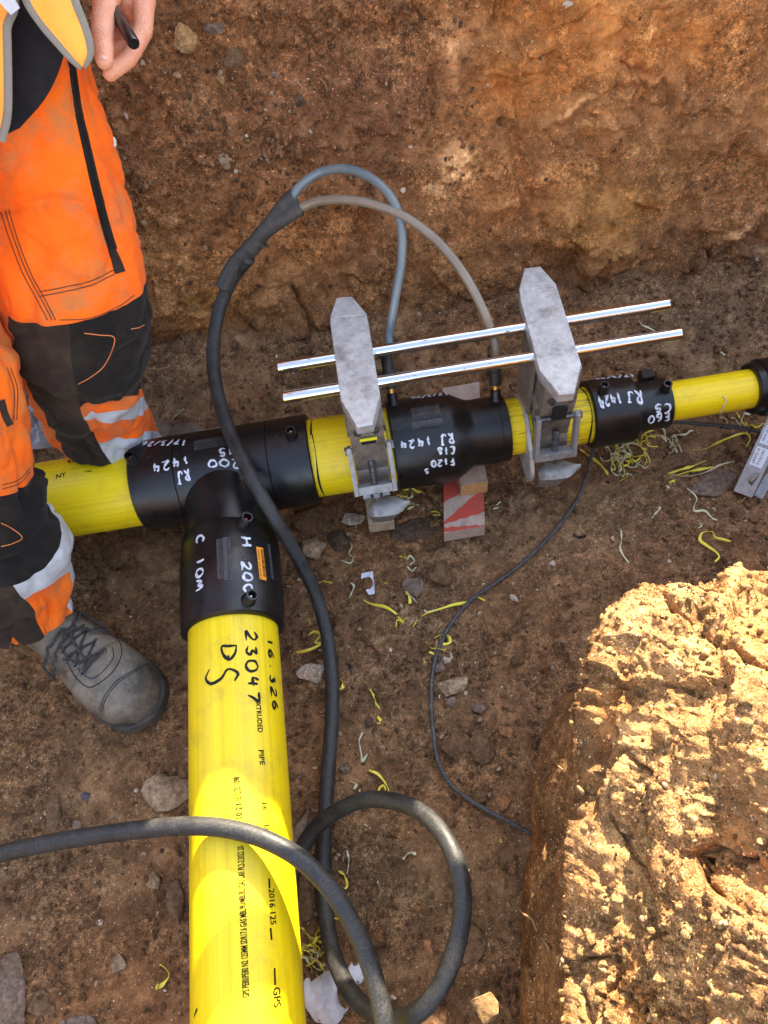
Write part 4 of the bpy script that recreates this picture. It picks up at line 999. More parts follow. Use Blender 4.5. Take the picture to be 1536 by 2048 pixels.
# ================================================================== BRACKET AT THE RIGHT EDGE
GALV = cast_alu('galvanised_steel', (.40, .40, .41), .35)
brk = thing('steel_bracket', 'grey steel bracket with white stickers leaning at the right edge', 'bracket', P(1495, 985, .0))
a0, a1 = P(1467, 982, .012), P(1552, 800, .125)            # long face edge
bq = P(1500, 975, .012) - a0; bq = np.array([.026, -.010, .012])
ax = a1 - a0; ax /= np.linalg.norm(ax); L = np.linalg.norm(a1 - a0) + .05; wv = bq - ax * (bq @ ax); wv /= np.linalg.norm(wv); nv = np.cross(ax, wv)
if nv @ (CAM - a0) < 0: nv = -nv
W_ = .030
mb = MB().box(a0 + ax * L / 2 + wv * W_ / 2, ax * L / 2, wv * W_ / 2, nv * .0016, 0, .0006); mb.box(a0 + ax * L / 2 + wv * (W_ - .0016) - nv * .016, ax * L / 2, wv * .0016, nv * .0142, 0, .0006)
mb.box(a0 + ax * L / 2 + wv * .0018 - nv * .016, ax * L / 2, wv * .0016, nv * .0142, 0, .0006)
mb.build('channel', GALV, brk, sharp=30)
b0, b1 = P(1500, 968, .030), P(1590, 880, .060); d = b1 - b0; Ld = np.linalg.norm(d); d /= Ld; e = np.array([0, .3, 1.]); e -= d * (e @ d); e /= np.linalg.norm(e)
MB().box((b0 + b1) / 2, d * Ld / 2, e * .010, np.cross(d, e) * .0035, 0, .001).build('brace', ALU_D, brk, sharp=30)
b0, b1 = P(1515, 995, .004), P(1550, 930, .035); d = b1 - b0; Ld = np.linalg.norm(d); d /= Ld; e = np.array([1., .3, .3]); e -= d * (e @ d); e /= np.linalg.norm(e)
MB().box((b0 + b1) / 2, d * Ld / 2, e * .008, np.cross(d, e) * .002, 0, .0008).build('foot', GALV, brk, sharp=30)
def flat_text(mb, txt, o, ad, up, h, L, m):
    cu = bpy.data.curves.new('t', 'FONT'); cu.body = txt; ob = bpy.data.objects.new('t', cu); COL.objects.link(ob); dg = bpy.context.evaluated_depsgraph_get(); dg.update()
    me = bpy.data.meshes.new_from_object(ob.evaluated_get(dg)); v = np.array([q.co[:2] for q in me.vertices]); f = [tuple(p.vertices) for p in me.polygons]
    bpy.data.objects.remove(ob); bpy.data.curves.remove(cu); bpy.data.meshes.remove(me)
    v = v - [v[:, 0].min(), 0]; mb.add(o + v[:, :1] / v[:, 0].max() * L * ad + v[:, 1:] / .7 * h * up, f, m)
for s0, s1, red, tx in ((.050, .082, 0, ('Br1203096g', '09/2019')), (.088, .118, 0, ('SAFE WORK', 'LOAD 20 KG')), (.120, .140, 1, ('CLAMP', 'MAX 8 BAR'))):
    mb = MB(); o = a0 + nv * .0019; q = [o + ax * s0 + wv * .004, o + ax * s1 + wv * .004, o + ax * s1 + wv * (W_ - .006), o + ax * s0 + wv * (W_ - .006)]
    mb.add(q, [(0, 1, 2, 3)], 0)
    for i, t in enumerate(tx): flat_text(mb, t, o + ax * (s1 - .003) + wv * (.010 + .008 * i) + nv * .0003, -ax, -wv, .0042, (s1 - s0) * .78, 1)
    mb.build('sticker', [STK_W, RED if red else INK], brk, smooth_=False, sharp='keep')

# ================================================================== THE WORKER
def fabric(name, c, c2, dirt=(.16, .10, .05), amt=.35, sc=14, rough=.85, weave=900):
    m = M(name)
    k = m.mix(m.ramp(m.noise(9, 5, .65), [(.3, 0.), (.7, 1.)]), c, c2)
    d = m.ramp(m.noise(sc, 7, .72), [(.47, 0.), (.66, 1.)])
    m.col(m.mix(m.math('MULTIPLY', sep(m, d), amt), k, dirt)).set(rough=rough, spec=.2, sheen=.05)
    m.bump(m.noise(weave, 2), .0005).bump(m.noise(38, 4), .004, .6).bump(m.noise(13, 3, .5, None, 1.2), .006, .4); return m.m
ORG = fabric('orange_hi_vis_cloth', (.84, .105, .003), (.90, .165, .008), (.36, .17, .06), .8)
ORG2 = fabric('worn_orange_cloth', (.90, .20, .02), (.80, .23, .05), (.30, .17, .08), .5)
BLKF = fabric('black_work_cloth', (.0065, .0048, .0042), (.012, .009, .0075), (.11, .075, .045), .14)
BRNF = fabric('faded_black_cloth', (.018, .012, .009), (.030, .020, .014), (.13, .09, .055), .25)
TAPE = fabric('silver_reflective_tape', (.42, .43, .46), (.55, .56, .58), (.28, .22, .16), .4, rough=.45)
VEST = fabric('amber_vest_cloth', (.90, .32, .035), (.95, .40, .07), (.55, .30, .10), .4)
TRIM = fabric('grey_binding', (.17, .15, .12), (.23, .21, .17), amt=.2)
NAVY = fabric('navy_jersey', (.007, .0065, .009), (.013, .012, .015), (.06, .05, .045), .25)
THR_O = simple('orange_thread', (.70, .20, .05), None, .7); THR_D = simple('dark_thread', (.10, .025, .01), None, .7)
def skin_mat():
    m = M('skin'); n1 = m.ramp(m.noise(60, 5, .6), [(.3, 0.), (.7, 1.)])
    c = m.mix(n1, (.56, .22, .125), (.66, .31, .19)); c = m.mix(m.math('MULTIPLY', sep(m, m.ramp(m.noise(130, 5, .8), [(.60, 0.), (.72, 1.)])), .35), c, (.22, .10, .05))
    m.col(c).set(rough=.48, spec=.4, sss=.06); m.b.inputs['Subsurface Radius'].default_value = (.008, .003, .0015)
    m.bump(m.noise(500, 4, .7), .0007).bump(m.vor(380), .0005, .8).bump(m.noise(1, 4, .7, m.map((60, 60, 340))), .0009, .5); return m.m
SKIN = skin_mat(); NAIL = simple('fingernail', (.66, .42, .34), (.60, .34, .26), .3)

def capsules_mesh(name, caps, voxel, mat, iters=4):
    """tapered limbs melted into one continuous skin"""
    mb = MB(); bm = bmesh.new()
    for a, b, ra, rb_ in caps:
        a, b = np.array(a, float), np.array(b, float); d = b - a; L = np.linalg.norm(d) + 1e-9; d /= L
        e = np.cross(d, [0, 0, 1.] if abs(d[2]) < .9 else [1., 0, 0]); e /= np.linalg.norm(e); f_ = np.cross(d, e); th = np.arange(20) * 2 * math.pi / 20
        prof = [(-ra * math.cos(t), ra * math.sin(t)) for t in np.linspace(.12, math.pi / 2, 6)] + [(L + rb_ * math.sin(t), rb_ * math.cos(t)) for t in np.linspace(0, math.pi / 2 - .12, 6)]
        g = np.array([a + d * u + r_ * (np.cos(th)[:, None] * e + np.sin(th)[:, None] * f_) for u, r_ in prof]); base = mb.n; mb.grid(g, cv=True)
        mb.f += [tuple(base + i for i in range(20))[::-1], tuple(base + 11 * 20 + i for i in range(20))]; mb.m += [0, 0]
    o = mb.build('tmp', [mat], base=np.zeros(3))
    md = o.modifiers.new('r', 'REMESH'); md.mode = 'VOXEL'; md.voxel_size = voxel
    ms = o.modifiers.new('s', 'SMOOTH'); ms.iterations = iters; ms.factor = .5
    dg = bpy.context.evaluated_depsgraph_get(); dg.update(); me = bpy.data.meshes.new_from_object(o.evaluated_get(dg))
    bpy.data.objects.remove(o); me.name = name; me.polygons.foreach_set('use_smooth', np.ones(len(me.polygons), bool))
    if not me.materials: me.materials.append(mat)
    return me
B = []
fh, nh, pel = np.array([-.09, .27, .84]), np.array([-.19, .13, .84]), np.array([-.145, .20, .90])
B += [(fh, nh, .085, .085), (pel, (-.12, .19, 1.12), .115, .125), ((-.12, .19, 1.12), (-.09, .18, 1.34), .125, .11), ((-.18, .05, 1.38), (.0, .31, 1.38), .07, .07), ((-.09, .18, 1.40), (-.07, .17, 1.50), .055, .052)]
B += [((-.06, .15, 1.58), (-.075, .175, 1.64), .075, .085), ((.005, .11, 1.575), (.012, .105, 1.56), .012, .014), ((-.03, .13, 1.52), (-.01, .115, 1.52), .04, .03), ((-.10, .11, 1.59), (-.105, .115, 1.58), .012, .012), ((-.01, .21, 1.59), (-.005, .215, 1.58), .012, .012)]
B += [((-.18, .05, 1.38), (-.16, -.02, 1.12), .05, .042), ((-.16, -.02, 1.12), (-.05, -.10, 1.22), .04, .03), ((-.05, -.10, 1.22), (.0, -.10, 1.27), .028, .025)]
el, wr = np.array([.045, .33, 1.06]), Q(246, -95, .765)
B += [((.0, .31, 1.38), el, .052, .042), (el, wr, .042, .028)]
far_leg = [(-30, -60, .752), (0, 100, .694), (45, 250, .635), (85, 380, .575), (120, 500, .519), (148, 590, .470), (160, 680, .408), (172, 760, .325), (195, 830, .225), (226, 890, .130), (252, 935, .062)]
far_hw = [165, 168, 165, 160, 152, 142, 134, 108, 99, 92, 88]
near_leg = [(-230, 430, .70), (-190, 560, .577), (-140, 680, .515), (-105, 800, .45), (-90, 900, .396), (-75, 980, .346), (-45, 1060, .286), (-8, 1132, .228), (26, 1180, .182), (46, 1212, .150), (60, 1236, .128)]
near_hw = [110, 120, 136, 148, 150, 142, 146, 152, 110, 92, 86]
FL = np.array([P(*q) for q in far_leg]); NL = np.array([P(*q) for q in near_leg])
for h_, L_ in ((fh, FL), (nh, NL)):
    kn, an = L_[5] if L_ is FL else L_[3], L_[-1]
    B += [(h_, kn, .072, .050), (kn, an, .046, .034)]
# left hand, closed round the pen
k = lambda px, py, d: Q(px, py, d)
B += [(wr, k(250, -45, .768), .027, .026), (k(228, -60, .757), k(284, -35, .772), .018, .016), (k(250, -45, .768), k(262, 5, .775), .024, .016), (k(228, -60, .757), k(212, -5, .742), .017, .0135), (k(270, -40, .775), k(288, 0, .768), .015, .0125)]
B += [(k(212, -5, .742), k(205, 62, .728), .0128, .0108), (k(205, 62, .728), k(208, 112, .722), .0108, .0094), (k(208, 112, .722), k(209, 122, .7215), .0094, .0086)]
B += [(k(289, -10, .768), k(286, 62, .758), .0115, .0098), (k(286, 62, .758), k(258, 116, .748), .0098, .0088), (k(258, 116, .748), k(220, 148, .739), .0088, .0074)]
B += [(k(284, -20, .785), k(284, 50, .784), .0112, .0098), (k(284, 50, .784), k(252, 96, .776), .0098, .0088), (k(252, 96, .776), k(218, 104, .766), .0086, .0074)]
B += [(k(276, -25, .800), k(276, 36, .802), .0105, .0092), (k(276, 36, .802), k(246, 74, .796), .0092, .0082), (k(246, 74, .796), k(216, 80, .786), .008, .007)]
B += [(k(266, -30, .812), k(264, 18, .816), .0092, .0080), (k(264, 18, .816), k(240, 48, .811), .0080, .0072), (k(240, 48, .811), k(216, 54, .803), .0072, .006)]
me = capsules_mesh('person', B, .0023, SKIN, 5)
person = bpy.data.objects.new('person', me); COL.objects.link(person); ROOT[person.name] = np.zeros(3)
tag(person, 'worker in orange and black trousers and amber vest straddling the pipe with pen in hand', 'person')
# thumb nail
tb, tt = k(206, 84, .716), k(209, 126, .7135); ax = tt - tb; nl = np.linalg.norm(ax); ax /= nl; vw = CAM - tb; vw -= ax * (vw @ ax); vw /= np.linalg.norm(vw); sd_ = np.cross(ax, vw)
S_, T_ = np.meshgrid(np.linspace(0, 1, 12), np.linspace(-1, 1, 13), indexing='ij')
wN = .0072 * (.80 + .2 * np.sqrt(np.clip(S_ * 3, 0, 1))) * np.sqrt(np.clip(1.06 - np.clip(S_ - .8, 0, 1) ** 2 * 9, .2, 1))
ctr = k(206, 92, .7248)[None, None] * (1 - S_[..., None]) + k(208.5, 129, .7212)[None, None] * S_[..., None]
g = ctr + sd_ * (np.sin(T_ * .9) / .9 * wN)[..., None] + vw * (.0100 - .0016 * S_ - .0042 * T_ ** 2)[..., None]
MB().grid(g).build('thumbnail', NAIL, person, sharp='keep')

# ---- trousers: one continuous tube per leg; its rows follow the seams between the coloured panels
class Leg:
    def __init__(s, cen, hw, seed, folds, hip):
        dep = ((cen - CAM) @ R)[:, 2]; s.c = spline(np.vstack([hip, np.column_stack([cen, np.array(hw) * dep / F])]), 400); s.seed = seed; s.folds = folds
        s.r = s.c[:, 3]; s.c = s.c[:, :3]
        t = np.gradient(s.c, axis=0); t /= np.linalg.norm(t, axis=1)[:, None]; w_ = CAM - s.c; w_ /= np.linalg.norm(w_, axis=1)[:, None]
        e2 = w_ - t * (w_ * t).sum(1)[:, None]; e2 /= np.linalg.norm(e2, axis=1)[:, None]; e1 = np.cross(t, e2)
        if (proj(s.c[200] + e1[200] * .05) - proj(s.c[200]))[0] < 0: e1 = -e1
        s.e1, s.e2 = e1, e2
    def at(s, u, th, off=0.0):
        """u 0..1 down the leg, th angle from the side facing the viewer"""
        u = np.clip(u, 0, 1) * 399; ip = lambda a: np.stack([np.interp(u, np.arange(400), a[:, i]) for i in range(3)], -1)
        r = np.interp(u, np.arange(400), s.r); c = ip(s.c)
        n = np.sin(th)[..., None] * ip(s.e1) + np.cos(th)[..., None] * ip(s.e2) * .94
        q = np.stack([np.sin(th) * 1.3, np.cos(th) * 1.3, u / 399 * 9], -1) + s.seed
        f = .0100 * fbm(q * np.array([.8, .8, .8]), 2) + .0045 * fbm(q * np.array([1.9, 1.9, .55]) + 70, 2) + .0035 * fbm(q * np.array([2.2, 2.2, 2.5]) + 5, 3)
        f = f + .0009 * fbm(q * np.array([4.5, 4.5, 7.5]) + 9, 2) - .0060 * np.exp(-(np.abs(perlin(q * np.array([.75, .75, 1.1]) + 21)) / .10) ** 2) - .0030 * np.exp(-(np.abs(perlin(q * np.array([1.5, 1.5, 2.6]) + 41)) / .12) ** 2) * smooth(-.1, .3, perlin(q * .9 + 3))
        for u0, amp, wd, sk in s.folds:                    # creases running round the leg
            x = (u / 399 - u0 - sk * np.sin(th) - .012 * perlin(q * 1.7)) / wd; f = f + amp * np.exp(-x * x) * (.6 + .6 * perlin(q * np.array([1.2, 1.2, .1]) + 3))
        return c + n * (r + f + off)[..., None]
    def seam(s, pts):
        U, T_ = np.meshgrid(np.linspace(0, 1, 240), np.linspace(-1.5, 1.5, 90), indexing='ij'); pp = proj(s.at(U, T_))[..., :2].reshape(-1, 2)
        rows, rhs = [], []
        for p in pts:
            i = np.argmin(((pp - p) ** 2).sum(1)); u, t = U.ravel()[i], T_.ravel()[i]; rows.append([1, math.sin(t), math.cos(t)]); rhs.append(u)
        A = np.array(rows + [[0, .05, 0], [0, 0, .05]]); return np.linalg.lstsq(A, np.array(rhs + [0, 0]), rcond=None)[0]
    def build(s, name, seams, mats, cols, colmat, parent, maxrow=0):
        """seams: list of [A,B,C]; mats: material per band; cols: angles splitting the lower bands; colmat(band, angle)->material or None"""
        cuts = sorted(set(list(cols) + [-math.pi, math.pi])); th = np.concatenate([np.linspace(a, b, max(3, int((b - a) / .030)), endpoint=False) for a, b in zip(cuts[:-1], cuts[1:])])
        us = [np.zeros_like(th)] + [np.clip(A + B_ * np.sin(th) + C_ * np.cos(th), 0, 1) for A, B_, C_ in seams] + [np.ones_like(th)]
        for i in range(1, len(us)): us[i] = np.maximum(us[i], us[i - 1])
        rows, mi = [], []
        for b in range(len(us) - 1):
            n = max(2, int((us[b + 1] - us[b]).max() / .0045))
            for j in range(n):
                rows.append(us[b] + (us[b + 1] - us[b]) * j / n)
                mi.append([mats[b] if colmat(b, t + 1e-4) is None else colmat(b, t + 1e-4) for t in th])
        rows.append(us[-1]); U = np.array(rows); T_ = np.repeat(th[None], len(rows), 0)
        g = s.at(U, T_); s.mb = MB().grid(g, cv=True, m=np.array(mi))
        hem = s.at(np.stack([us[-1], us[-1] - .02, us[-1] - .05]), np.repeat(th[None], 3, 0), np.array([[0.], [-.003], [-.005]])); s.mb.grid(hem, cv=True, m=mats[-1])
        s.tree = bvh(s.mb); return s.mb.build(name, [ORG, BLKF, TAPE, BRNF, ORG2], parent, sharp='keep')
tro = None
FLg = Leg(FL, far_hw, 3.3, [(.52, .006, .014, .03), (.60, .008, .014, .02), (.64, -.008, .010, .03), (.70, .007, .014, -.03), (.77, -.007, .012, .02), (.84, .009, .015, .03), (.88, -.010, .010, .02), (.93, .009, .012, -.02)], [(-.088, .272, .86, .098), (-.086, .255, .80, .092)])
sm_f = [FLg.seam(q) for q in ([(28, 640), (110, 646), (180, 642), (245, 612), (285, 580)], [(171, 804), (198, 808), (246, 793), (284, 776)], [(184, 822), (240, 817), (284, 795)], [(195, 842), (235, 840), (280, 832)], [(214, 884), (262, 874), (300, 862)])]
legF = FLg.build('trouser_leg', sm_f, [0, 1, 0, 2, 0, 2], [math.radians(-58), math.radians(-8)], lambda b, t: None if b == 0 or t > math.radians(-8) or t < -2.2 else (3 if t > math.radians(-58) else 0), person)
NLg = Leg(NL, near_hw, 8.1, [(.40, .008, .014, .02), (.46, -.008, .012, .03), (.60, .007, .014, -.03), (.72, -.008, .012, .02), (.78, .009, .014, -.02), (.83, -.010, .010, -.03), (.93, .008, .012, .02)], [(-.19, .135, .86, .100), (-.205, .10, .79, .094)])
sm_n = [NLg.seam(q) for q in ([(70, 945), (57, 965), (31, 985), (3, 991)], [(119, 1083), (105, 1118), (75, 1149), (26, 1171)], [(132, 1149), (88, 1176), (42, 1202)])]
legN = NLg.build('trouser_leg', sm_n, [0, 1, 2, 0], [math.radians(4), math.radians(52)], lambda b, t: None if b <= 1 else (3 if -2.6 < t < math.radians(4) else (2 if math.radians(52) < t < 2.2 else None)), person)
def seamline(leg, o, pts, r, mat, name='stitching', off=.0004, dash=False):
    q = [hit(leg.tree, x, y, off) for x, y in pts]; q = [a for a in q if a is not None]
    if len(q) < 3: return
    s_ = spline(q, 40 + 6 * len(q)); MB().tube(s_, r, 6).build(name, mat, o)
def dense(pts, n): return spline(np.array(pts, float), n)
def strip(leg, o, pts, hw, mat, name, off=.0010, n=60):
    q = dense(pts, n); t = np.gradient(q, axis=0); t /= np.linalg.norm(t, axis=1)[:, None]; nn = np.stack([-t[:, 1], t[:, 0]], 1); hw = np.broadcast_to(hw, (n,))
    g = []
    for i in range(n):
        row = [hit(leg.tree, *(q[i] + nn[i] * hw[i] * s_), off + (.0 if abs(s_) < 1 else -.0012)) for s_ in (-1, -.93, -.45, 0, .45, .93, 1)]
        if all(r_ is not None for r_ in row): g.append(row)
    if len(g) > 2: return MB().grid(np.array(g)).build(name, mat, o, sharp='keep')
strip(FLg, legF, [(143, 120), (150, 175), (158, 228), (172, 290), (188, 360), (203, 420), (219, 478), (226, 500)], np.linspace(7, 9.5, 60), BLKF, 'zip_tape', .0012)
seamline(FLg, legF, dense([(147, 150), (156, 210), (170, 275), (187, 350), (205, 425), (220, 488)], 30), .0013, BLKF, 'zip', .0018)
strip(FLg, legF, [(223, 498), (232, 520), (240, 545)], np.linspace(8, 11, 60), BRNF, 'zip_end_tab', .0012)
for dx in (0, 9, 16): seamline(FLg, legF, dense([(2 + dx, 425 - dx * .3), (20 + dx, 480), (45 + dx, 545), (72 + dx, 595), (95 + dx, 640)], 30), .00055, THR_D)
for dy in (0, 9): seamline(FLg, legF, dense([(78, 592 - 8 + dy), (130, 574 + dy), (180, 562 + dy), (228, 540 + dy)], 30), .00055, THR_D)
seamline(FLg, legF, dense([(120, 640), (180, 636), (238, 612), (268, 590)], 30), .0005, THR_D)
seamline(FLg, legF, dense([(168, 666), (200, 670), (228, 675), (222, 705), (205, 735), (180, 755), (156, 768)], 40), .0006, THR_O)
seamline(FLg, legF, dense([(262, 658), (278, 655), (288, 650)], 20), .0005, THR_O)
seamline(NLg, legN, dense([(2, 1046), (22, 1056), (44, 1075), (25, 1087), (2, 1093)], 40), .0006, THR_O)
for dy in (0, 8): seamline(NLg, legN, dense([(60, 935 + dy), (40, 958 + dy), (5, 970 + dy)], 24), .0005, THR_D)
for dx in (0, 7): seamline(NLg, legN, dense([(14 + dx, 735), (28 + dx, 780), (26 + dx, 840)], 24), .0005, THR_D)
strip(NLg, legN, [(2, 800), (10, 830), (20, 850)], 7, BRNF, 'pocket_tab', .0012)
# thigh pocket standing off the side of the far leg, with a scrap of white cord at its top
def sheet(name, A, Bp, mat, parent, th_=.0025, n=40, m=14, bulge=0.0, extra=None):
    a, b = spline(A, n), spline(Bp, n); t = np.linspace(0, 1, m)
    g = a[:, None] * (1 - t)[None, :, None] + b[:, None] * t[None, :, None]
    w_ = CAM - g; w_ /= np.linalg.norm(w_, axis=-1)[..., None]
    g = g + w_ * (bulge * np.sin(math.pi * t)[None, :, None] + .003 * fbm(g * 28, 2)[..., None])
    bk = g - w_ * th_; mb = MB().grid(g).grid(bk, flip=True)
    for s_ in ((slice(None), 0), (slice(None), -1), (0, slice(None)), (-1, slice(None))): mb.grid(np.stack([g[s_], bk[s_]], 1))
    return mb.build(name, mat, parent, sharp=40), g
pk, _ = sheet('thigh_pocket', [Q(205, 292, .845), Q(214, 340, .86), Q(224, 390, .875), Q(238, 430, .886)], [Q(230, 296, .865), Q(238, 350, .88), Q(246, 410, .895), Q(257, 458, .91)], ORG, legF, .004)
sheet('pocket_lining', [Q(222, 370, .872), Q(230, 410, .883), Q(246, 446, .90)], [Q(228, 372, .874), Q(242, 425, .892), Q(256, 462, .908)], BRNF, pk, .003)
MB().tube(spline([Q(206, 288, .845), Q(214, 281, .846), Q(222, 288, .85), Q(229, 291, .855), Q(228, 279, .853), Q(222, 277, .852), Q(221, 285, .853)], 60), .0021, 10).build('cord', simple('white_cord', (.62, .58, .50), (.45, .42, .36), .8, 200), pk)
# ---- jersey and vest
def upper(name, mat, zs, rx, ry, parent, gap=None):
    th = np.linspace(0, 2 * math.pi, 72, endpoint=False); g = []
    f_, l_ = np.array([.83, -.55, 0]), np.array([.55, .83, 0])
    for z, a, b in zip(zs, rx, ry):
        c = np.array([-.145 + .06 * (z - .9), .20 - .03 * (z - .9), z]); g.append(c + a * np.cos(th)[:, None] * f_ + b * np.sin(th)[:, None] * l_)
    g = np.array(g); g += (.010 * fbm(g * 9, 3))[..., None] * np.array([.7, .4, 0])
    return MB().grid(g, cv=True).build(name, mat, parent)
seat_ = upper('trouser_seat', ORG, [.74, .78, .84, .90, .95, .97], [.05, .105, .128, .130, .126, .122], [.08, .150, .176, .172, .160, .150], person)
MB().tube(spline([np.array([.0, .31, 1.385]), (np.array([.0, .31, 1.385]) + el) / 2 + [.004, .0, .03], el + [-.006, 0, .10]], 40), np.linspace(.078, .060, 40), 32).build('sleeve', NAVY, person)
MB().tube(spline([np.array([-.18, .05, 1.385]), np.array([-.172, .01, 1.27]), np.array([-.163, -.015, 1.17])], 40), np.linspace(.078, .060, 40), 32).build('sleeve', NAVY, person)
u_, v_ = np.meshgrid(np.linspace(.02, 1.75, 24), np.linspace(0, 2 * math.pi, 40, endpoint=False), indexing='ij')
hr = np.stack([np.sin(u_) * np.cos(v_) * .086, np.sin(u_) * np.sin(v_) * .094, np.cos(u_) * .092], -1); hr = hr + (.004 * fbm(hr * 60, 3))[..., None]; hr[..., 2] += np.clip(hr @ np.array([.83, -.55, 0]), 0, 1) * .30
MB().grid(hr + np.array([-.080, .178, 1.632]), cv=True).build('hair', simple('brown_hair', (.045, .025, .014), (.08, .045, .025), .6, 300), person)
shirt = upper('jersey', NAVY, [.88, 1.0, 1.1, 1.2, 1.3, 1.37, 1.42], [.135, .14, .145, .145, .14, .11, .07], [.155, .16, .165, .18, .19, .17, .09], person)
hemA = [np.array([-.07, .06, .98]), Q(20, -60, .69), Q(8, 20, .70), Q(0, 120, .715), Q(-6, 220, .728), Q(6, 272, .734)]
hemB = [np.array([.0, .13, .98]), Q(120, -60, .70), Q(132, 60, .715), Q(124, 125, .728), Q(92, 195, .738), Q(40, 256, .738)]
sheet('jersey_hem', hemA, hemB, NAVY, shirt, .003, bulge=.006)
vest = upper('vest', VEST, [.99, 1.1, 1.2, 1.3, 1.38, 1.43], [.155, .16, .16, .15, .12, .08], [.175, .18, .195, .205, .185, .10], person)
def vest_front(A, Bp, trimA, trimB, bulge):
    p_, g = sheet('front_panel', A, Bp, VEST, vest, .003, n=60, bulge=bulge)
    for col_, w_ in trimA:
        pts = g[:, 0] if col_ == 'A' else g[:, -1]
        q = pts; tt = np.gradient(q, axis=0); tt /= np.linalg.norm(tt, axis=1)[:, None]; vv = CAM - q; vv /= np.linalg.norm(vv, axis=1)[:, None]; ss = np.cross(tt, vv); ss /= np.linalg.norm(ss, axis=1)[:, None]
        th = np.linspace(0, 2 * math.pi, 16, endpoint=False)
        tb_ = q[:, None] + w_ * np.cos(th)[None, :, None] * ss[:, None] + .0022 * np.sin(th)[None, :, None] * vv[:, None]
        MB().grid(tb_, cv=True).build('binding', TRIM, p_)
    return p_
A = [np.array([.02, .10, 1.0]), Q(30, -70, .665), Q(52, 0, .672), Q(84, 50, .680), Q(120, 92, .688), Q(146, 120, .694), Q(164, 134, .700)]
Bp = [np.array([.07, .20, 1.0]), Q(132, -80, .665), Q(150, 0, .672), Q(166, 42, .680), Q(178, 80, .688), Q(180, 108, .694), Q(166, 133, .700)]
vest_front(A, Bp, (('A', .0036), ('B', .0036)), None, .004)
A = [np.array([-.08, .0, 1.0]), Q(-60, -60, .66), Q(-70, 60, .68), Q(-74, 160, .69), Q(-60, 240, .70), Q(-20, 284, .705)]
Bp = [np.array([-.03, .04, 1.0]), Q(10, -60, .66), Q(14, 60, .68), Q(16, 150, .69), Q(15, 230, .70), Q(2, 283, .705)]
vest_front(A, Bp, (('B', .0036), ), None, .002)
sheet('reflective_strap', [Q(-20, -30, .655), Q(0, 5, .661), Q(22, 30, .668)], [Q(10, -40, .655), Q(26, -8, .661), Q(40, 16, .668)], TAPE, vest, .002)
# ---- boots
def leather():
    m = M('scuffed_boot_leather'); n1 = m.ramp(m.noise(20, 7, .75), [(.40, 0.), (.66, 1.)])
    c = m.mix(n1, (.060, .050, .040), (.23, .19, .14)); c = m.mix(m.math('MULTIPLY', sep(m, m.ramp(m.noise(7, 6, .7), [(.45, 0.), (.70, 1.)])), .7), c, (.30, .245, .175))
    c = m.mix(m.math('MULTIPLY', sep(m, m.ramp(m.noise(1, 5, .8, m.map((60, 260, 160), (.2, .1, .7))), [(.62, 0.), (.72, 1.)])), .5), c, (.22, .20, .17))
    m.col(c).set(rough=m.ramp(m.noise(28, 5), [(.3, .40), (.7, .68)]), spec=.45).bump(m.noise(150, 5, .7), .0007).bump(m.noise(30, 4), .0016, .6); return m.m
LEA = leather(); SOLE = simple('boot_sole', (.030, .029, .028), (.09, .075, .055), .8, 40); LACE = simple('boot_lace', (.018, .018, .018), (.06, .055, .05), .85, 200, bump=.0006, bscale=1500)
EYE = simple('steel_eyelet', (.35, .34, .33), (.12, .12, .12), .35, 100, metal=1.0)
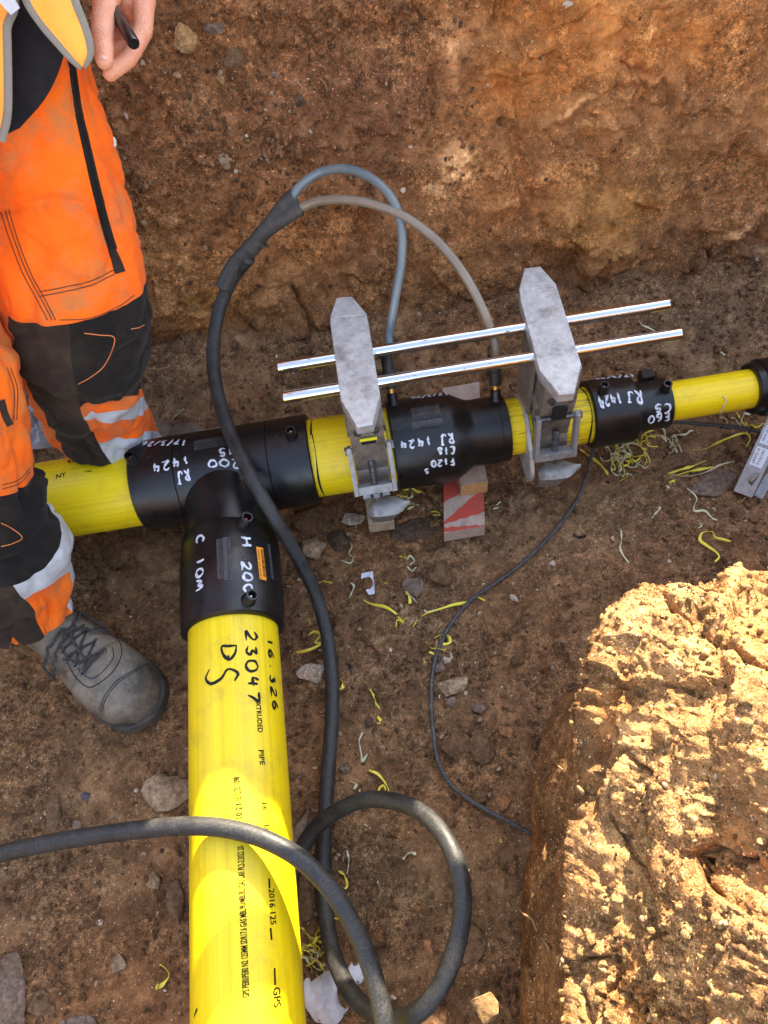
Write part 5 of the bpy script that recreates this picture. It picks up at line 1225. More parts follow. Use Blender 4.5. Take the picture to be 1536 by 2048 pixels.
def boot(heel, toe, zf=0.0):
    heel, toe = np.array([*heel, zf]), np.array([*toe, zf]); f_ = toe - heel; L = np.linalg.norm(f_); f_ /= L; s_ = np.array([-f_[1], f_[0], 0])
    ts = np.r_[0, .012, .035, .08, .15, .22, .30, .38, .46, .54, .60, .645, .66, .67, .69, .74, .80, .86, .91, .95, .975, .99, 1.0]
    hw = np.interp(ts, [0, .03, .08, .2, .4, .55, .70, .80, .87, .92, .96, .985, 1], [.010, .024, .035, .039, .040, .046, .0535, .0535, .0495, .042, .031, .019, .004])
    top = np.interp(ts, [0, .04, .1, .2, .3, .38, .46, .54, .62, .652, .668, .72, .80, .88, .95, 1], [.10, .16, .185, .19, .170, .140, .118, .102, .093, .0890, .0925, .0925, .089, .079, .060, .030])
    th = np.linspace(0, 2 * math.pi, 96, endpoint=False); g = []
    for t, a, h in zip(ts, hw, top):
        cs, sn = np.cos(th), np.sin(th); ex = .82
        x = np.sign(cs) * np.abs(cs) ** ex * a; z0 = .026; hh = h - z0
        up = np.where(sn > 0, np.abs(sn) ** .80 * hh * .72 + hh * .28, hh * .28 * (1 + sn) ** .8)
        if t < .42: x = x * (1 - .22 * np.clip((up / hh - .4), 0, 1))
        lean = -.010 * np.clip(up - .08, 0, 1) / .1
        g.append(heel + f_ * (t * L + lean[:, None] * 0) + s_ * x[:, None] + np.array([0, 0, 1]) * (z0 + up)[:, None])
    g = spline(np.array(g).reshape(len(ts), -1), 150).reshape(150, 96, 3)
    tt_ = np.linspace(0, 1, 150)[:, None]; g = g - (.0022 * smooth(.42, .5, tt_) * (1 - smooth(.60, .64, tt_)) * np.abs(np.sin(tt_ * 150 + 3 * perlin(g * 30))))[..., None] * np.array([0, 0, 1])
    g = g + (.0022 * fbm(g * 45, 4) + .0032 * fbm(g * np.array([15, 15, 22]) + 4, 2))[..., None] * np.array([0, 0, 1])
    b_ = thing('boot', None, None, [0, 0, 0]); bpy.data.objects.remove(b_); ROOT.pop('boot', None)
    mb = MB().grid(g, cv=True); tree = bvh(mb); o = mb.build('boot', LEA, person)
    t2 = np.linspace(0, 1, 90); hw2 = np.interp(t2, ts, hw) + .0022; e0 = np.array([np.sqrt(np.clip(1 - (1 - np.clip(t2 / .06, 0, 1)) ** 2, 0, 1)) * np.sqrt(np.clip(1 - np.clip((t2 - .93) / .07, 0, 1) ** 2, 0, 1))])[0]
    hw2 = hw2 * (.25 + .75 * e0); pts = np.concatenate([heel + f_ * ((t2 * (L + .012) - .006)[:, None]) + s_ * hw2[:, None], (heel + f_ * ((t2 * (L + .012) - .006)[:, None]) - s_ * hw2[:, None])[::-1]])
    MB().prism(pts + [0, 0, .001], np.array([0, 0, .027]), 0, .003).build('sole', SOLE, o, sharp=40)
    return o, tree
bo, btree = boot((-.362, -.128), (-.150, -.338), .002)
def on_boot(pts, r, mat, name, off=.0006, n=80, lift=None):
    q = [hit(btree, x, y, off) for x, y in pts]; q = np.array([a for a in q if a is not None])
    if len(q) < 2: return
    s_ = spline(q, n)
    if lift is not None: s_ = s_ + np.array([-.1, -.1, 1]) * (lift * np.sin(np.linspace(0, math.pi, n)))[:, None]
    MB().tube(s_, r, 8).build(name, mat, bo)
cv = lambda L_: [(x * .4394, 600 + y * .4394) for x, y in L_]
for dx in (0, 4): on_boot(dense([(a + dx, b + dx * .6) for a, b in cv([(455, 1870), (475, 1805), (530, 1735), (600, 1690), (665, 1655)])], 24), .0008, LACE, 'toe_seam', .0003)
on_boot(dense(cv([(300, 1640), (345, 1715), (400, 1762), (450, 1745), (515, 1690), (552, 1620), (545, 1560), (500, 1520)]), 40), .0009, LACE, 'facing_seam', .0004)
on_boot(dense(cv([(330, 1640), (375, 1700), (420, 1722), (470, 1690), (515, 1630), (510, 1580)]), 40), .0008, LACE, 'facing_seam', .0004)
on_boot(dense(cv([(215, 1660), (280, 1740), (350, 1830), (440, 1900)]), 30), .0009, LACE, 'side_seam', .0004)
ey = cv([(345, 1663), (380, 1698), (300, 1632), (432, 1556), (470, 1600), (392, 1510)])
for x, y in ey:
    p_ = hit(btree, x, y, .0012)
    if p_ is not None: MB().tube(p_ + .0042 * np.stack([np.cos(np.linspace(0, 6.283, 20, endpoint=False)), np.sin(np.linspace(0, 6.283, 20, endpoint=False)), 0 * np.arange(20)], 1), .0011, 8, closed=True).build('lace_hook', EYE, bo)
zz_ = [(300, 1632), (400, 1520), (345, 1663), (432, 1556), (380, 1698), (470, 1600), (345, 1663), (392, 1510)]
for a, b in (((300, 1632), (432, 1556)), ((345, 1663), (392, 1512)), ((345, 1663), (470, 1600)), ((380, 1698), (432, 1556)), ((380, 1698), (470, 1600)), ((290, 1590), (392, 1510)), ((280, 1560), (380, 1480))):
    a, b = np.array(a), np.array(b); on_boot(cv([a + (b - a) * t for t in np.linspace(0, 1, 12)]), .0017, LACE, 'lace', .0018, 40, .003)
for lp in ([(300, 1500), (250, 1545), (226, 1610), (226, 1680), (248, 1722), (270, 1722), (264, 1660), (272, 1590), (300, 1530), (325, 1500)], [(320, 1500), (360, 1450), (420, 1425), (475, 1440), (508, 1485), (488, 1520), (430, 1515), (360, 1500), (325, 1495)], [(320, 1500), (345, 1560), (372, 1600), (400, 1650)], [(318, 1498), (292, 1560), (312, 1620), (330, 1640)]):
    on_boot(dense(cv(lp), 50), .0021, LACE, 'lace_bow', .006, 110, .006)
on_boot(dense(cv([(305, 1505), (318, 1492), (332, 1500), (322, 1512), (308, 1506)]), 16), .0034, LACE, 'lace_knot', .006, 40)
heel2 = FL[-1] - np.array([.04, -.055, 0]); boot((heel2[0], heel2[1]), (heel2[0] + .19, heel2[1] - .075 + .03), .004)
# ---- pen
p0, p1 = k(212, -12, .752), k(268, 88, .7205); ax = (p1 - p0) / np.linalg.norm(p1 - p0); L = np.linalg.norm(p1 - p0)
pen = thing('marker_pen', 'black capped marker pen held between the worker\'s thumb and finger', 'pen', p0)
MB().lathe([(-.06, 0), (-.06, .0052), (L - .045, .0056), (L - .045, .0056)], p0, ax, 32).build('barrel', simple('pen_barrel', (.03, .03, .032), None, .35), pen, sharp=40)
MB().lathe([(L - .046, .0058), (L - .045, .0064), (L - .012, .0062), (L - .002, .0060), (L, .0054), (L, .0036), (L - .0016, .0034), (L - .0016, 0)], p0, ax, 32).build('cap', simple('pen_cap', (.008, .008, .009), None, .28), pen, sharp=35)

# ================================================================== STONES
def rock(name, c, c2, c3=None):
    m = M(name); n1 = m.noise(120, 8, .78); c_ = m.mix(m.ramp(n1, [(.40, 0.), (.60, 1.)]), tuple(.85 * q for q in c), tuple(1.5 * q for q in c2))
    d = m.ramp(m.noise(38, 6, .75), [(.45, 0.), (.58, 1.)]); c_ = m.mix(m.math('MULTIPLY', sep(m, d), .40), c_, c3 or (.16, .09, .045))
    m.col(c_).set(rough=.9, spec=.25).bump(n1, .006, .9).bump(m.noise(420, 4, .7), .0015); return m.m
RK = {'pale': rock('pale_stone', (.46, .36, .27), (.62, .50, .38)), 'tan': rock('tan_stone', (.30, .20, .115), (.44, .31, .19)), 'brown': rock('brown_stone', (.13, .072, .036), (.21, .125, .066)),
      'dark': rock('dark_stone', (.075, .046, .032), (.125, .08, .052)), 'grey': rock('grey_stone', (.15, .105, .08), (.25, .18, .135)), 'rust': rock('rusty_stone', (.30, .13, .05), (.40, .20, .09)),
      'earth': rock('earth_clod', (.13, .068, .032), (.20, .11, .055), (.10, .052, .025)), 'blue': rock('slate_pebble', (.085, .082, .10), (.13, .12, .14)), 'ochre': rock('ochre_stone', (.36, .20, .075), (.46, .28, .13))}
def stone(label, px, py, w_, h_, kind, seed, z=None, wall=False, flat=.6, rot=0., name='stone', cat='stone', ang=.6, bury=.22):
    """w_, h_: half sizes in picture pixels"""
    v, f = stone_shape(seed, 4, ang); v = v / np.abs(v).max(0)
    if wall:
        p = PY(px, py, .37); j = np.argmin(np.abs(proj(top[::2, ::2].reshape(-1, 3))[:, :2] - [px, py]).sum(1)); p = top[::2, ::2].reshape(-1, 3)[j]
        dep = proj(p)[2]; s_ = np.array([w_ * dep / F, min(w_, h_) * dep / F * flat, h_ * dep / F * 1.05]); off = np.array([0, -s_[1] * .35, 0])
    else:
        p = P(px, py, 0); p[2] = floor_z(p[0], p[1]) if z is None else z; p = P(px, py, p[2]); dep = proj(p)[2]
        s_ = np.array([w_ * dep / F, h_ * dep / F / .93, min(w_, h_) * dep / F * flat]); off = np.array([0, 0, s_[2] * (1 - 2 * bury)])
    v = v * s_; c, s0 = math.cos(rot), math.sin(rot)
    v = v @ (np.array([[c, s0, 0], [-s0, c, 0], [0, 0, 1]]) if not wall else np.array([[c, 0, s0], [0, 1, 0], [-s0, 0, c]]))
    v = v + (.12 * min(s_) * fbm(v / min(s_) * 2.2 + seed, 6, .62))[:, None] * v / (np.linalg.norm(v, axis=1)[:, None] + 1e-9)
    return tag(MB().add(v + p + off, f.tolist()).build(name, RK[kind], sharp=32), label, cat)
ST = [
 ('pale rounded stone just left of the black cable, level with the boot', 622, 1344, 31, 24, 'pale', 11, {}),
 ('angular pale tan stone between the coupler and the left clamp', 634, 1099, 27, 25, 'tan', 12, {'flat': .8}),
 ('small knobbly cream stone beside the pale timber offcut', 706, 1041, 24, 15, 'pale', 13, {}),
 ('dark brown slab half buried below the right end of the tee', 632, 1042, 44, 32, 'brown', 14, {'flat': .35}),
 ('dull brown stone behind the angular pale tan one', 681, 1086, 26, 28, 'dark', 15, {}),
 ('flat dark slab lying between the timber offcut and the striped board', 828, 1056, 54, 28, 'dark', 16, {'flat': .25, 'rot': .1}),
 ('rough earth lump below the flat dark slab', 884, 1152, 28, 26, 'earth', 17, {'name': 'earth_clod', 'cat': 'clod', 'flat': .9, 'ang': .2}),
 ('flat pinkish grey stone above the biggest bunch of shavings', 829, 1176, 26, 21, 'grey', 18, {'flat': .35, 'rot': -.4}),
 ('ochre stone just right of the thin wire, under the yellow curls', 905, 1372, 32, 20, 'tan', 19, {'flat': .8}),
 ('smooth dark grey pebble touching the thin wire', 879, 1337, 11, 13, 'grey', 20, {'ang': .1}),
 ('pale chip beside the thin wire next to the yellow ring curl', 893, 1318, 13, 11, 'pale', 21, {}),
 ('large brown slab on the left side of the branch pipe above the cable', 334, 1592, 50, 46, 'tan', 22, {'flat': .42, 'rot': .3}),
 ('pointed brown stone standing in the soil left of the large slab', 115, 1628, 20, 34, 'brown', 23, {'flat': .6}),
 ('small pink grey stone right of the pointed brown stone', 153, 1653, 12, 12, 'grey', 24, {}),
 ('tiny grey slate pebble between the boot and the cable', 174, 1592, 11, 10, 'blue', 25, {'ang': .1}),
 ('brown stone tucked against the left side of the branch pipe below the cable', 358, 1803, 24, 40, 'brown', 26, {'flat': .5}),
 ('lumpy tan stone left of the tucked brown stone', 309, 1762, 17, 18, 'tan', 27, {}),
 ('big rough streaked slab at the bottom left corner', 20, 1985, 40, 66, 'grey', 28, {'flat': .4}),
 ('rusty brown stone next to the streaked slab in the bottom left corner', 88, 2012, 30, 28, 'brown', 29, {}),
 ('round grey cobble cut by the bottom edge, left of the branch pipe', 160, 2050, 42, 18, 'grey', 30, {'ang': .1, 'flat': .9}),
 ('angular ochre stone on the left, above the round cobble', 236, 1928, 22, 17, 'tan', 31, {}),
 ('sunlit tan stone by the foot of the bright bank at the bottom', 974, 2012, 33, 28, 'ochre', 32, {'z': .035}),
 ('wide grey slab beside the steel bracket', 1428, 968, 52, 28, 'grey', 33, {'flat': .3}),
 ('brown lump between the shavings and the wide grey slab', 1352, 926, 30, 17, 'brown', 34, {}),
 ('left one of two joined earth clods right of the thin wire', 905, 1492, 36, 30, 'earth', 35, {'name': 'earth_clod', 'cat': 'clod', 'ang': .2, 'flat': .8}),
 ('right one of two joined earth clods right of the thin wire', 960, 1502, 30, 27, 'earth', 36, {'name': 'earth_clod', 'cat': 'clod', 'ang': .2, 'flat': .8}),
 ('grey brown stone pressed against the right side of the branch pipe under the cable', 604, 1668, 26, 40, 'grey', 37, {'flat': .4}),
 ('flat rusty stone lying between the boot and the coupler', 184, 1148, 30, 19, 'brown', 38, {'flat': .4, 'rot': .35}),
 ('red brown pebble right of the upper earth clods', 1010, 1463, 16, 15, 'rust', 39, {}),
 ('purple grey chip among the pebbles right of the thin wire', 960, 1420, 15, 14, 'grey', 40, {}),
 ('grey pebble above the left earth clod', 905, 1403, 13, 9, 'grey', 41, {}),
 ('reddish stone inside the cable loop near its bottom', 856, 1895, 9, 18, 'rust', 42, {'flat': .5}),
 ('pale brown slab under the right edge of the cable loop', 943, 1900, 30, 40, 'brown', 43, {'flat': .25}),
 ('brown stone right of the branch pipe, beneath the crossing cable', 612, 1790, 20, 45, 'brown', 44, {'flat': .4}),
 ('rounded pinkish pebble near the lowest yellow curl', 690, 1536, 12, 10, 'grey', 45, {'ang': .2}),
 ('rust coloured pebble below the middle yellow curl', 771, 1464, 10, 9, 'rust', 46, {}),
 ('purple brown pebble left of the middle yellow curl', 740, 1443, 12, 14, 'dark', 47, {}),
 ('rusty pebble by the end of the thin wire', 1008, 1606, 17, 14, 'rust', 48, {}),
 ('dark lump just above the end of the thin wire', 965, 1594, 20, 16, 'earth', 49, {'name': 'earth_clod', 'cat': 'clod'}),
 ('cream chip on open ground between thin wire and sunlit bank', 1028, 1198, 8, 8, 'pale', 50, {}),
 ('bright white pebble alone above the bank, right of the thin wire', 1103, 1128, 9, 7, 'pale', 51, {}),
]
for l_, x, y, a, b, k_, sd2, kw in ST: stone(l_, x, y, a, b, k_, sd2, **kw)
for l_, x, y, a, b, k_, sd2, kw in [
 ('round orange sandstone set in the trench wall near the hand', 368, 66, 26, 29, 'ochre', 61, {'ang': .15}),
 ('shiny grey brown stone in the trench wall right of the orange sandstone', 428, 52, 22, 15, 'grey', 62, {}),
 ('small yellowish stone in the wall below the orange sandstone', 439, 150, 9, 9, 'ochre', 63, {}),
 ('broad brown block buried in the wall below the shiny stone', 475, 112, 30, 22, 'brown', 64, {'flat': .4}),
 ('rust red sliver sticking out of the wall', 383, 216, 8, 15, 'rust', 65, {}),
 ('tan stone in the wall above the blue grey lead', 455, 325, 14, 20, 'tan', 66, {}),
 ('grey lump in the loose crumbly part of the wall', 552, 146, 9, 8, 'grey', 67, {}),
 ('brown lump sunk in the crumbly wall above the lead loop', 600, 200, 14, 14, 'dark', 68, {}),
 ('clod of earth bulging from the wall beside the dark seam', 520, 145, 12, 10, 'earth', 69, {}),
 ('yellow crystal stone high on the right part of the wall', 1058, 74, 9, 8, 'ochre', 70, {}),
 ('small pinkish stone at the top edge of the wall', 1130, 4, 12, 8, 'pale', 71, {}),
]: stone(l_, x, y, a, b, k_, sd2, wall=True, **kw)

# ================================================================== SHAVINGS OF PIPE
SH_Y = simple('yellow_shaving', (.76, .62, .03), (.84, .72, .10), .5, 90); SH_P = simple('pale_shaving', (.52, .52, .30), (.66, .64, .42), .55, 90)
SH_B = simple('black_shaving', (.012, .012, .013), None, .5)
def curl(pts, wd, mat, label, group=None, tw=5.0, seed=0, lift=.004, zb=None):
    """a thin twisted strip of scraped plastic along picture points lying on the ground"""
    r = np.random.default_rng(seed + int(pts[0][0] * 7 + pts[0][1])); q = []
    for x, y in pts:
        p = P(x, y, 0); z = floor_z(p[0], p[1]) if zb is None else zb; q.append(P(x, y, z + .0015 + abs(r.normal()) * lift))
    n = 26 + 9 * len(pts); s_ = spline(np.array(q), n); t = np.gradient(s_, axis=0); t /= np.linalg.norm(t, axis=1)[:, None]
    a = r.uniform(0, 3) + tw * np.linspace(0, 1, n) * r.uniform(.6, 1.4) + .8 * np.sin(np.linspace(0, 9, n) + r.uniform(0, 6)); up = np.array([0, 0, 1.])
    e = np.cross(t, up); e /= np.linalg.norm(e, axis=1)[:, None] + 1e-9; f_ = np.cross(e, t)
    wv = .68 * wd * (.45 + .55 * np.sin(np.linspace(.12, 3.0, n)) ** .4) * (1 + .25 * np.sin(np.linspace(0, 14, n) + r.uniform(0, 6)))
    d = (np.cos(a * .5)[:, None] * e + np.sin(a * .5)[:, None] * f_) * wv[:, None]; nn = np.cross(t, d / (wv[:, None] + 1e-9)) * .00035
    s_[:, 2] = np.maximum(s_[:, 2], 0 * s_[:, 2] + [floor_z(*p[:2]) + .0008 for p in s_]) if zb is None else s_[:, 2]
    mb = MB(); g = np.stack([s_ + d + nn, s_ + .3 * d + nn * 1.0 + f_ * .12 * wv[:, None], s_ - .3 * d + nn + f_ * .12 * wv[:, None], s_ - d + nn, s_ - d - nn, s_ + d - nn], 1); mb.grid(g, cv=True)
    return tag(mb.build('plastic_shaving', mat), label, 'shaving', group)
MAIN = [
 ([(727, 1200), (742, 1208), (770, 1214), (790, 1226), (806, 1244), (795, 1240), (792, 1255)], .0036, SH_Y, 'long yellow shaving forking at the left of the biggest bunch below the flat slab'),
 ([(806, 1245), (812, 1228), (820, 1210), (818, 1192), (812, 1186)], .0036, SH_Y, 'upright yellow shaving in the middle of the biggest bunch'),
 ([(826, 1254), (836, 1238), (856, 1226), (880, 1218), (905, 1210), (935, 1204), (952, 1194), (970, 1201)], .0030, SH_Y, 'yellow shaving stretching right from the biggest bunch over the thin wire'),
 ([(812, 1182), (828, 1200), (840, 1212), (852, 1224), (870, 1220)], .0030, SH_P, 'whitish shaving lying across the biggest bunch'),
 ([(802, 1208), (806, 1222), (808, 1234)], .0020, SH_P, 'short pale stick of shaving in the biggest bunch'),
 ([(824, 1216), (826, 1234), (822, 1248)], .0016, SH_P, 'thin whitish thread hanging from the biggest bunch'),
 ([(616, 1238), (622, 1256), (612, 1276), (628, 1264), (640, 1270), (630, 1284), (640, 1288), (618, 1300), (590, 1306)], .0036, SH_Y, 'tangled yellow shaving left of the black cable, below the pale tan stone'),
 ([(632, 1168), (648, 1163), (664, 1166)], .0026, SH_Y, 'short yellow strip touching the black cable beside the coupler'),
 ([(702, 1166), (708, 1172), (704, 1184), (698, 1196)], .0026, SH_P, 'pale strip left of the white paper scrap'),
 ([(740, 1378), (748, 1392), (752, 1408), (760, 1418)], .0036, SH_Y, 'single yellow curl lying alone halfway between cable and thin wire'),
 ([(756, 1448), (760, 1440), (755, 1434)], .0045, SH_Y, 'short fat yellow flake below the lone yellow curl'),
 ([(738, 1540), (756, 1548), (772, 1568), (776, 1584), (766, 1592), (758, 1580), (766, 1572), (772, 1580)], .0042, SH_Y, 'bright yellow shaving with a ringed end above the cable loop'),
 ([(725, 1465), (718, 1484), (722, 1506), (724, 1522), (732, 1512), (734, 1508)], .0030, SH_P, 'pale bent shaving above the ring-ended yellow one'),
 ([(700, 1562), (712, 1568), (708, 1578), (714, 1568)], .0028, SH_P, 'little pale knot of shaving left of the ring-ended yellow one'),
 ([(681, 1358), (686, 1366), (680, 1378), (688, 1372)], .0034, SH_Y, 'yellow curl touching the right side of the black cable beside the rounded pale stone'),
 ([(868, 1276), (882, 1270), (896, 1274), (900, 1284), (888, 1288), (882, 1280), (890, 1272)], .0042, SH_Y, 'yellow ring-shaped curl lying on the thin wire'),
 ([(852, 1284), (862, 1296), (878, 1298), (890, 1302), (874, 1308), (858, 1304)], .0034, SH_Y, 'crumpled yellow curl round the thin wire below the ring'),
 ([(846, 1318), (850, 1322), (848, 1326)], .0036, SH_Y, 'small yellow flake left of the thin wire under the curls'),
 ([(320, 1928), (334, 1940), (338, 1952), (326, 1968), (314, 1976), (316, 1966)], .0042, SH_Y, 'hooked yellow shaving on the soil left of the branch pipe'),
 ([(289, 1580), (298, 1572), (306, 1566)], .0026, SH_Y, 'small yellow strip on top of the large brown slab left of the pipe'),
 ([(1160, 898), (1178, 912), (1196, 925), (1210, 940), (1216, 949)], .0034, SH_Y, 'straight yellow strip crossing the thin wire under the right clamp'),
 ([(1385, 900), (1410, 898), (1438, 884), (1462, 874), (1480, 868), (1492, 866)], .0030, SH_Y, 'long yellow strip right of the small reducer, pointing to the bracket'),
 ([(1336, 948), (1360, 940), (1390, 930), (1413, 921)], .0034, SH_Y, 'upper of the yellow strips lying by the wide grey slab'),
 ([(1350, 952), (1376, 944), (1402, 938), (1426, 934)], .0040, SH_Y, 'broad yellow strip just above the wide grey slab'),
 ([(1342, 950), (1378, 952), (1412, 944), (1440, 930), (1474, 922)], .0020, SH_P, 'thin whitish thread running along the yellow strips by the grey slab'),
 ([(1338, 966), (1350, 960)], .0036, SH_Y, 'short yellow stub below the strips by the grey slab'),
 ([(1332, 972), (1338, 978)], .0040, SH_P, 'pale crumpled flake below the short yellow stub'),
 ([(1374, 977), (1386, 986), (1394, 998), (1388, 1012), (1390, 1022), (1410, 1022), (1424, 1036), (1434, 1040)], .0026, SH_P, 'long pale zigzag shaving below the wide grey slab'),
 ([(1304, 1036), (1310, 1028), (1318, 1020), (1320, 1014)], .0024, SH_P, 'small white wavy shaving on the floor left of the long pale zigzag'),
 ([(1242, 1060), (1243, 1078), (1240, 1096), (1246, 1110), (1258, 1126)], .0024, SH_P, 'long pale thread alone on the floor right of the striped board'),
 ([(1470, 1086), (1450, 1080), (1430, 1075), (1424, 1064), (1404, 1066), (1400, 1080), (1412, 1090), (1432, 1104), (1438, 1114), (1430, 1124)], .0032, SH_Y, 'big yellow green hooked shaving low on the right'),
 ([(1396, 1040), (1402, 1052), (1396, 1056)], .0026, SH_P, 'small pale loop above the big hooked shaving'),
 ([(1484, 1002), (1490, 996), (1492, 992)], .0022, SH_P, 'little pale curl below the steel bracket'),
 ([(814, 1120), (820, 1112), (828, 1122), (816, 1132), (824, 1142), (832, 1134)], .0030, SH_P, 'pale green tangle between the white paper and the flat dark slab'),
 ([(800, 1112), (812, 1116), (808, 1108)], .0028, SH_Y, 'yellow scrap above the pale green tangle'),
 ([(696, 1078), (704, 1092), (698, 1106), (706, 1116), (700, 1126), (680, 1120)], .0018, SH_P, 'thin pale thread right of the angular pale tan stone'),
 ([(584, 1042), (588, 1030), (582, 1024)], .0026, SH_P, 'pale curl under the right end of the tee'),
 ([(815, 1018), (828, 1012), (822, 1006), (838, 1010)], .0026, SH_P, 'pale twist between the left clamp shoe and the flat dark slab'),
 ([(862, 1024), (872, 1022), (880, 1030), (866, 1030)], .0036, SH_Y, 'yellow flake left of the striped board'),
 ([(930, 1076), (938, 1066), (944, 1062)], .0026, SH_P, 'pale curl at the near end of the striped board'),
 ([(990, 1012), (1000, 1006), (996, 1014), (986, 1018)], .0026, SH_P, 'pale curl right of the striped board'),
 ([(1272, 886), (1284, 896), (1296, 912), (1300, 926)], .0020, SH_P, 'fine pale thread dropping under the small reducer'),
 ([(1445, 792), (1452, 800), (1446, 812), (1440, 824)], .0020, SH_P, 'pale wavy thread draped over the thinnest yellow pipe', 'pipe'),
 ([(1440, 834), (1452, 838), (1456, 850), (1466, 854), (1464, 866)], .0022, SH_P, 'pale thread hanging below the thinnest yellow pipe'),
 ([(1278, 640), (1284, 650), (1296, 655), (1310, 662)], .0020, SH_P, 'faint thread behind the end of the chrome bars'),
 ([(1430, 702), (1440, 704), (1450, 710)], .0022, SH_P, 'white wisp on the floor behind the thinnest yellow pipe'),
 ([(345, 838), (362, 822), (368, 818)], .0024, SH_P, 'dry pale wisp on the floor behind the tee'),
 ([(694, 1700), (698, 1722), (694, 1748)], .0022, SH_P, 'thin whitish shaving inside the cable loop'),
 ([(678, 1742), (688, 1750), (694, 1770), (690, 1778)], .0036, SH_Y, 'yellow shaving between the two cable strands'),
 ([(806, 1718), (818, 1706), (832, 1708)], .0030, SH_P, 'pale yellow twist inside the cable loop on the right'),
 ([(616, 1965), (626, 1970), (636, 1978)], .0040, SH_Y, 'fat yellow flake above the white paper by the branch pipe'),
]
for i, q in enumerate(MAIN):
    if len(q) == 5:
        pp = [np.array(C63.at(*C63.hit(x, y), .0012)) for x, y in q[0]]; s_ = spline(pp, 60); tag(MB().tube(s_, .0011, 6).build('plastic_shaving', SH_P), q[3], 'shaving')
    else: curl(*q, seed=i)
def bunch(cx, cy, rx, ry, n, mats, label, group, seed, zz0=0.0):
    r = np.random.default_rng(seed)
    for i in range(n):
        x, y = cx + r.normal() * rx * .5, cy + r.normal() * ry * .5; k_ = int(r.integers(4, 8)); a = r.uniform(0, 6.28); pts = [(x, y)]
        for j in range(k_): a += r.uniform(-1.1, 1.1); pts.append((pts[-1][0] + 8 * math.cos(a), pts[-1][1] + 8 * math.sin(a)))
        curl(pts, r.uniform(.0016, .0030), mats[int(r.integers(len(mats)))], label, group, seed=seed + i, lift=.007)
bunch(1235, 915, 26, 18, 13, [SH_P, SH_P, SH_Y], 'whitish curl in the loose bunch right of the clamp foot', 'curls right of the clamp foot', 1)
bunch(1252, 908, 24, 14, 13, [SH_Y, SH_P, SH_Y], 'curled strip in the thick yellow heap under the small reducer', 'heap of curls under the small reducer', 2)
bunch(1292, 890, 14, 24, 8, [SH_Y], 'yellow strip in the upright bunch at the step of the small reducer', 'upright bunch by the small reducer', 3)
bunch(1335, 872, 30, 16, 7, [SH_P], 'pale strip in the loose tangle right of the small reducer', 'pale tangle by the small reducer', 4)
bunch(806, 990, 18, 10, 7, [SH_Y, SH_P], 'yellow curl in the small bunch at the left clamp foot', 'curls at the left clamp foot', 5)
bunch(632, 1905, 20, 40, 22, [SH_P, SH_P, SH_Y], 'pale strip in the nest of shavings between branch pipe and cable', 'nest of shavings by the branch pipe', 6)
bunch(1490, 850, 18, 12, 5, [SH_P, SH_Y], 'pale strip in the tangle behind the steel bracket', 'tangle behind the bracket', 7)
r_ = np.random.default_rng(21)
for i in range(34):
    x, y = r_.uniform(560, 1500), r_.uniform(1000, 1900)
    if x > 1080 and y > 1200 + (1536 - x) * .15: continue
    if 370 < x < 620 and y > 1230: continue
    a = r_.uniform(0, 6.28); curl([(x, y), (x + 4 * math.cos(a), y + 4 * math.sin(a)), (x + 7 * math.cos(a + .6), y + 7 * math.sin(a + .6))], .0020, (SH_Y, SH_P, SH_P)[i % 3], 'tiny loose flake of shaving lying alone on the soil', 'tiny loose flakes', seed=i, lift=.001)
for q in ([(790, 1192), (786, 1198), (782, 1206)], [(692, 1326), (702, 1334), (706, 1350)], [(1146, 1068), (1156, 1074), (1172, 1072)], [(1212, 962), (1220, 966)]): curl(q, .0042, SH_B, 'small black plastic scrap on the trench floor', 'black plastic scraps')

# ================================================================== PAPER, BAG, ROOTS
PAP = simple('white_paper', (.70, .72, .78), (.56, .57, .60), .7, 60)
out = [(723, 1147), (746, 1142), (749, 1170), (750, 1188), (738, 1190), (732, 1181)] + [(735 + 11 * math.cos(a) , 1166 + 13 * math.sin(a)) for a in np.linspace(1.7, -1.3, 12)] + [(722, 1158)]
v = np.array([P(x, y, floor_z(*P(x, y, 0)[:2]) + .005 + .002 * math.sin(x * .2)) for x, y in out]); tag(MB().prism(v, (0, 0, .0006)).build('paper_scrap', PAP, smooth_=False), 'white scrap of card with a round bite out of it', 'paper')
def crumple(label, c, rx, ry, mat, seed, name, cat, amp=.012, z0=.004, squash=1.0):
    n = 60; r, th = np.meshgrid(np.linspace(0, 1, 30), np.linspace(0, 2 * math.pi, n, endpoint=False), indexing='ij'); cp = P(*c, 0); dep = proj(cp)[2]
    rr = r * (1 + .25 * fbm(np.stack([np.cos(th), np.sin(th), 0 * th], -1) * 1.6 + seed, 3)); x = cp[0] + rr * np.cos(th) * rx * dep / F; y = cp[1] + rr * np.sin(th) * ry * dep / F
    p = np.stack([x, y, 0 * x], -1); a, b = worley(p * 60 + seed); z = fz(x, y) + z0 + amp * squash * (1 - r ** 3) * (.4 + np.abs(fbm(p * 26 + seed, 3)) * 1.6 + .5 * (b - a))
    g = np.stack([x, y, z], -1); mb = MB().grid(g, cv=True).grid(g - [0, 0, .0006], cv=True, flip=True); mb.grid(np.stack([g[-1], g[-1] - [0, 0, .0006]], 0), cv=True)
    return tag(mb.build(name, mat, sharp=30), label, cat)
crumple('crumpled white paper lying beside the branch pipe at the bottom', (655, 1995), 46, 44, PAP, 3, 'paper_scrap', 'paper')
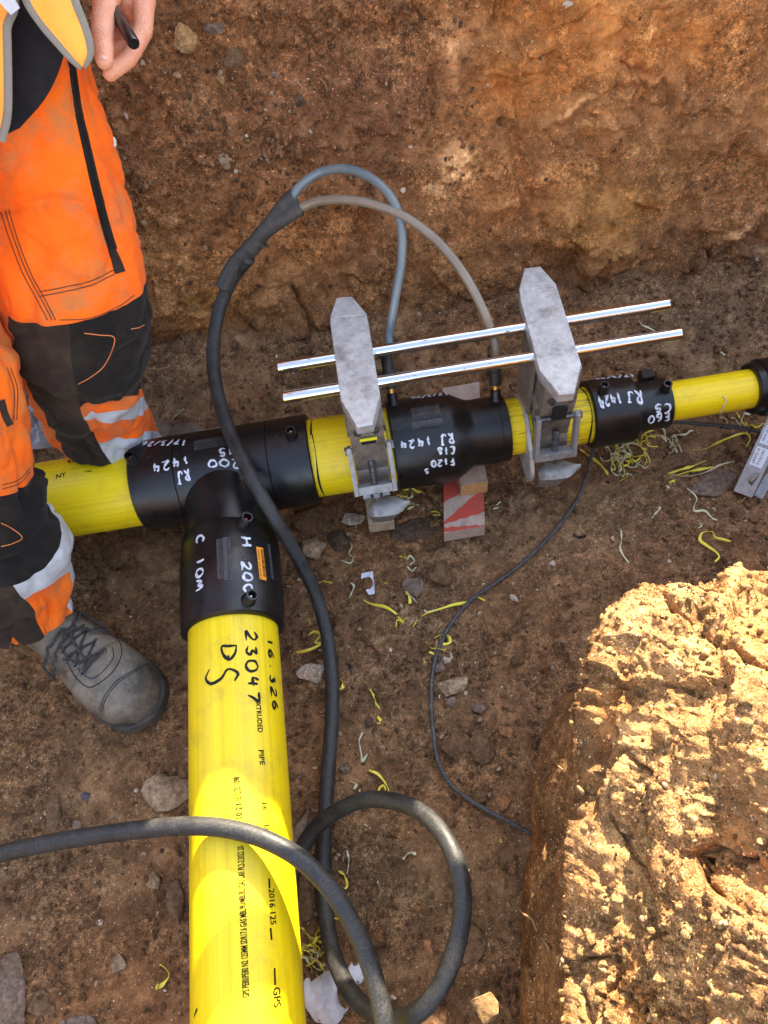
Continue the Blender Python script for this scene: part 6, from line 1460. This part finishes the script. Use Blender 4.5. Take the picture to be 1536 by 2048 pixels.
crumple('bluish white paper scrap between the two cable strands at the bottom', (712, 1945), 20, 22, PAP, 9, 'paper_scrap', 'paper', .008)
crumple('small white paper strip against the branch pipe near the bottom', (616, 1985), 10, 32, PAP, 15, 'paper_scrap', 'paper', .006)
stone('brown stone lying on the crumpled white paper', 690, 2000, 17, 26, 'brown', 81, z=.012)
BAG = simple('grey_plastic_sheet', (.30, .28, .30), (.20, .185, .19), .28, 30, spec=.6)
crumple('crumpled grey plastic sheet behind the worker\'s legs and pipe', (105, 872), 62, 44, BAG, 5, 'plastic_sheet', 'plastic sheet', .03)
ROOT_M = simple('dry_root', (.34, .20, .09), (.22, .12, .05), .85, 200)
BANK = bvh(MB().grid(CORNER[100:-60, :ns + 100]))
for pts, l_ in ([(1032, 1812, .06), (1050, 1828, .10), (1066, 1840, .14), (1076, 1860, .17), (1092, 1886, .20), (1102, 1900, .215)], 'orange root hanging from the bank edge near the bottom'), ([(1040, 1490, .01), (1048, 1512, .012), (1062, 1532, .01), (1072, 1545, .01)], 'thin curved rootlet on the pebbly soil left of the bank'), \
        ([(1118, 1532, .20), (1138, 1548, .24), (1158, 1572, .29), (1170, 1588, .32)], 'orange rootlet on the side of the bank halfway up'), ([(1212, 1272, .36), (1236, 1270, .415), (1258, 1268, .44), (1284, 1272, .45)], 'pale root end poking out at the top of the bank'):
    q = [hit(BANK, p[0], p[1], .0015) for p in pts]; q = np.array([P(*p[:2], .01) if a is None else a for a, p in zip(q, pts)]); tag(MB().tube(spline(q, 50), np.linspace(.0010, .0019, 50), 8).build('root', ROOT_M), l_, 'root')
for pts, l_ in ([(965, 40), (955, 70), (945, 105), (928, 138)], 'fine root hanging down the wall at the right of the vertical mark'), ([(640, 145), (648, 165), (646, 180)], 'broken straw stub in the crumbly wall'):
    q = []
    for x, y in pts:
        j = np.argmin(np.abs(proj(top[::2, ::2].reshape(-1, 3))[:, :2] - [x, y]).sum(1)); q.append(top[::2, ::2].reshape(-1, 3)[j] + [0, -.005, 0])
    tag(MB().tube(spline(np.array(q), 40), .0007, 6).build('root', ROOT_M), l_, 'root')
GR = []
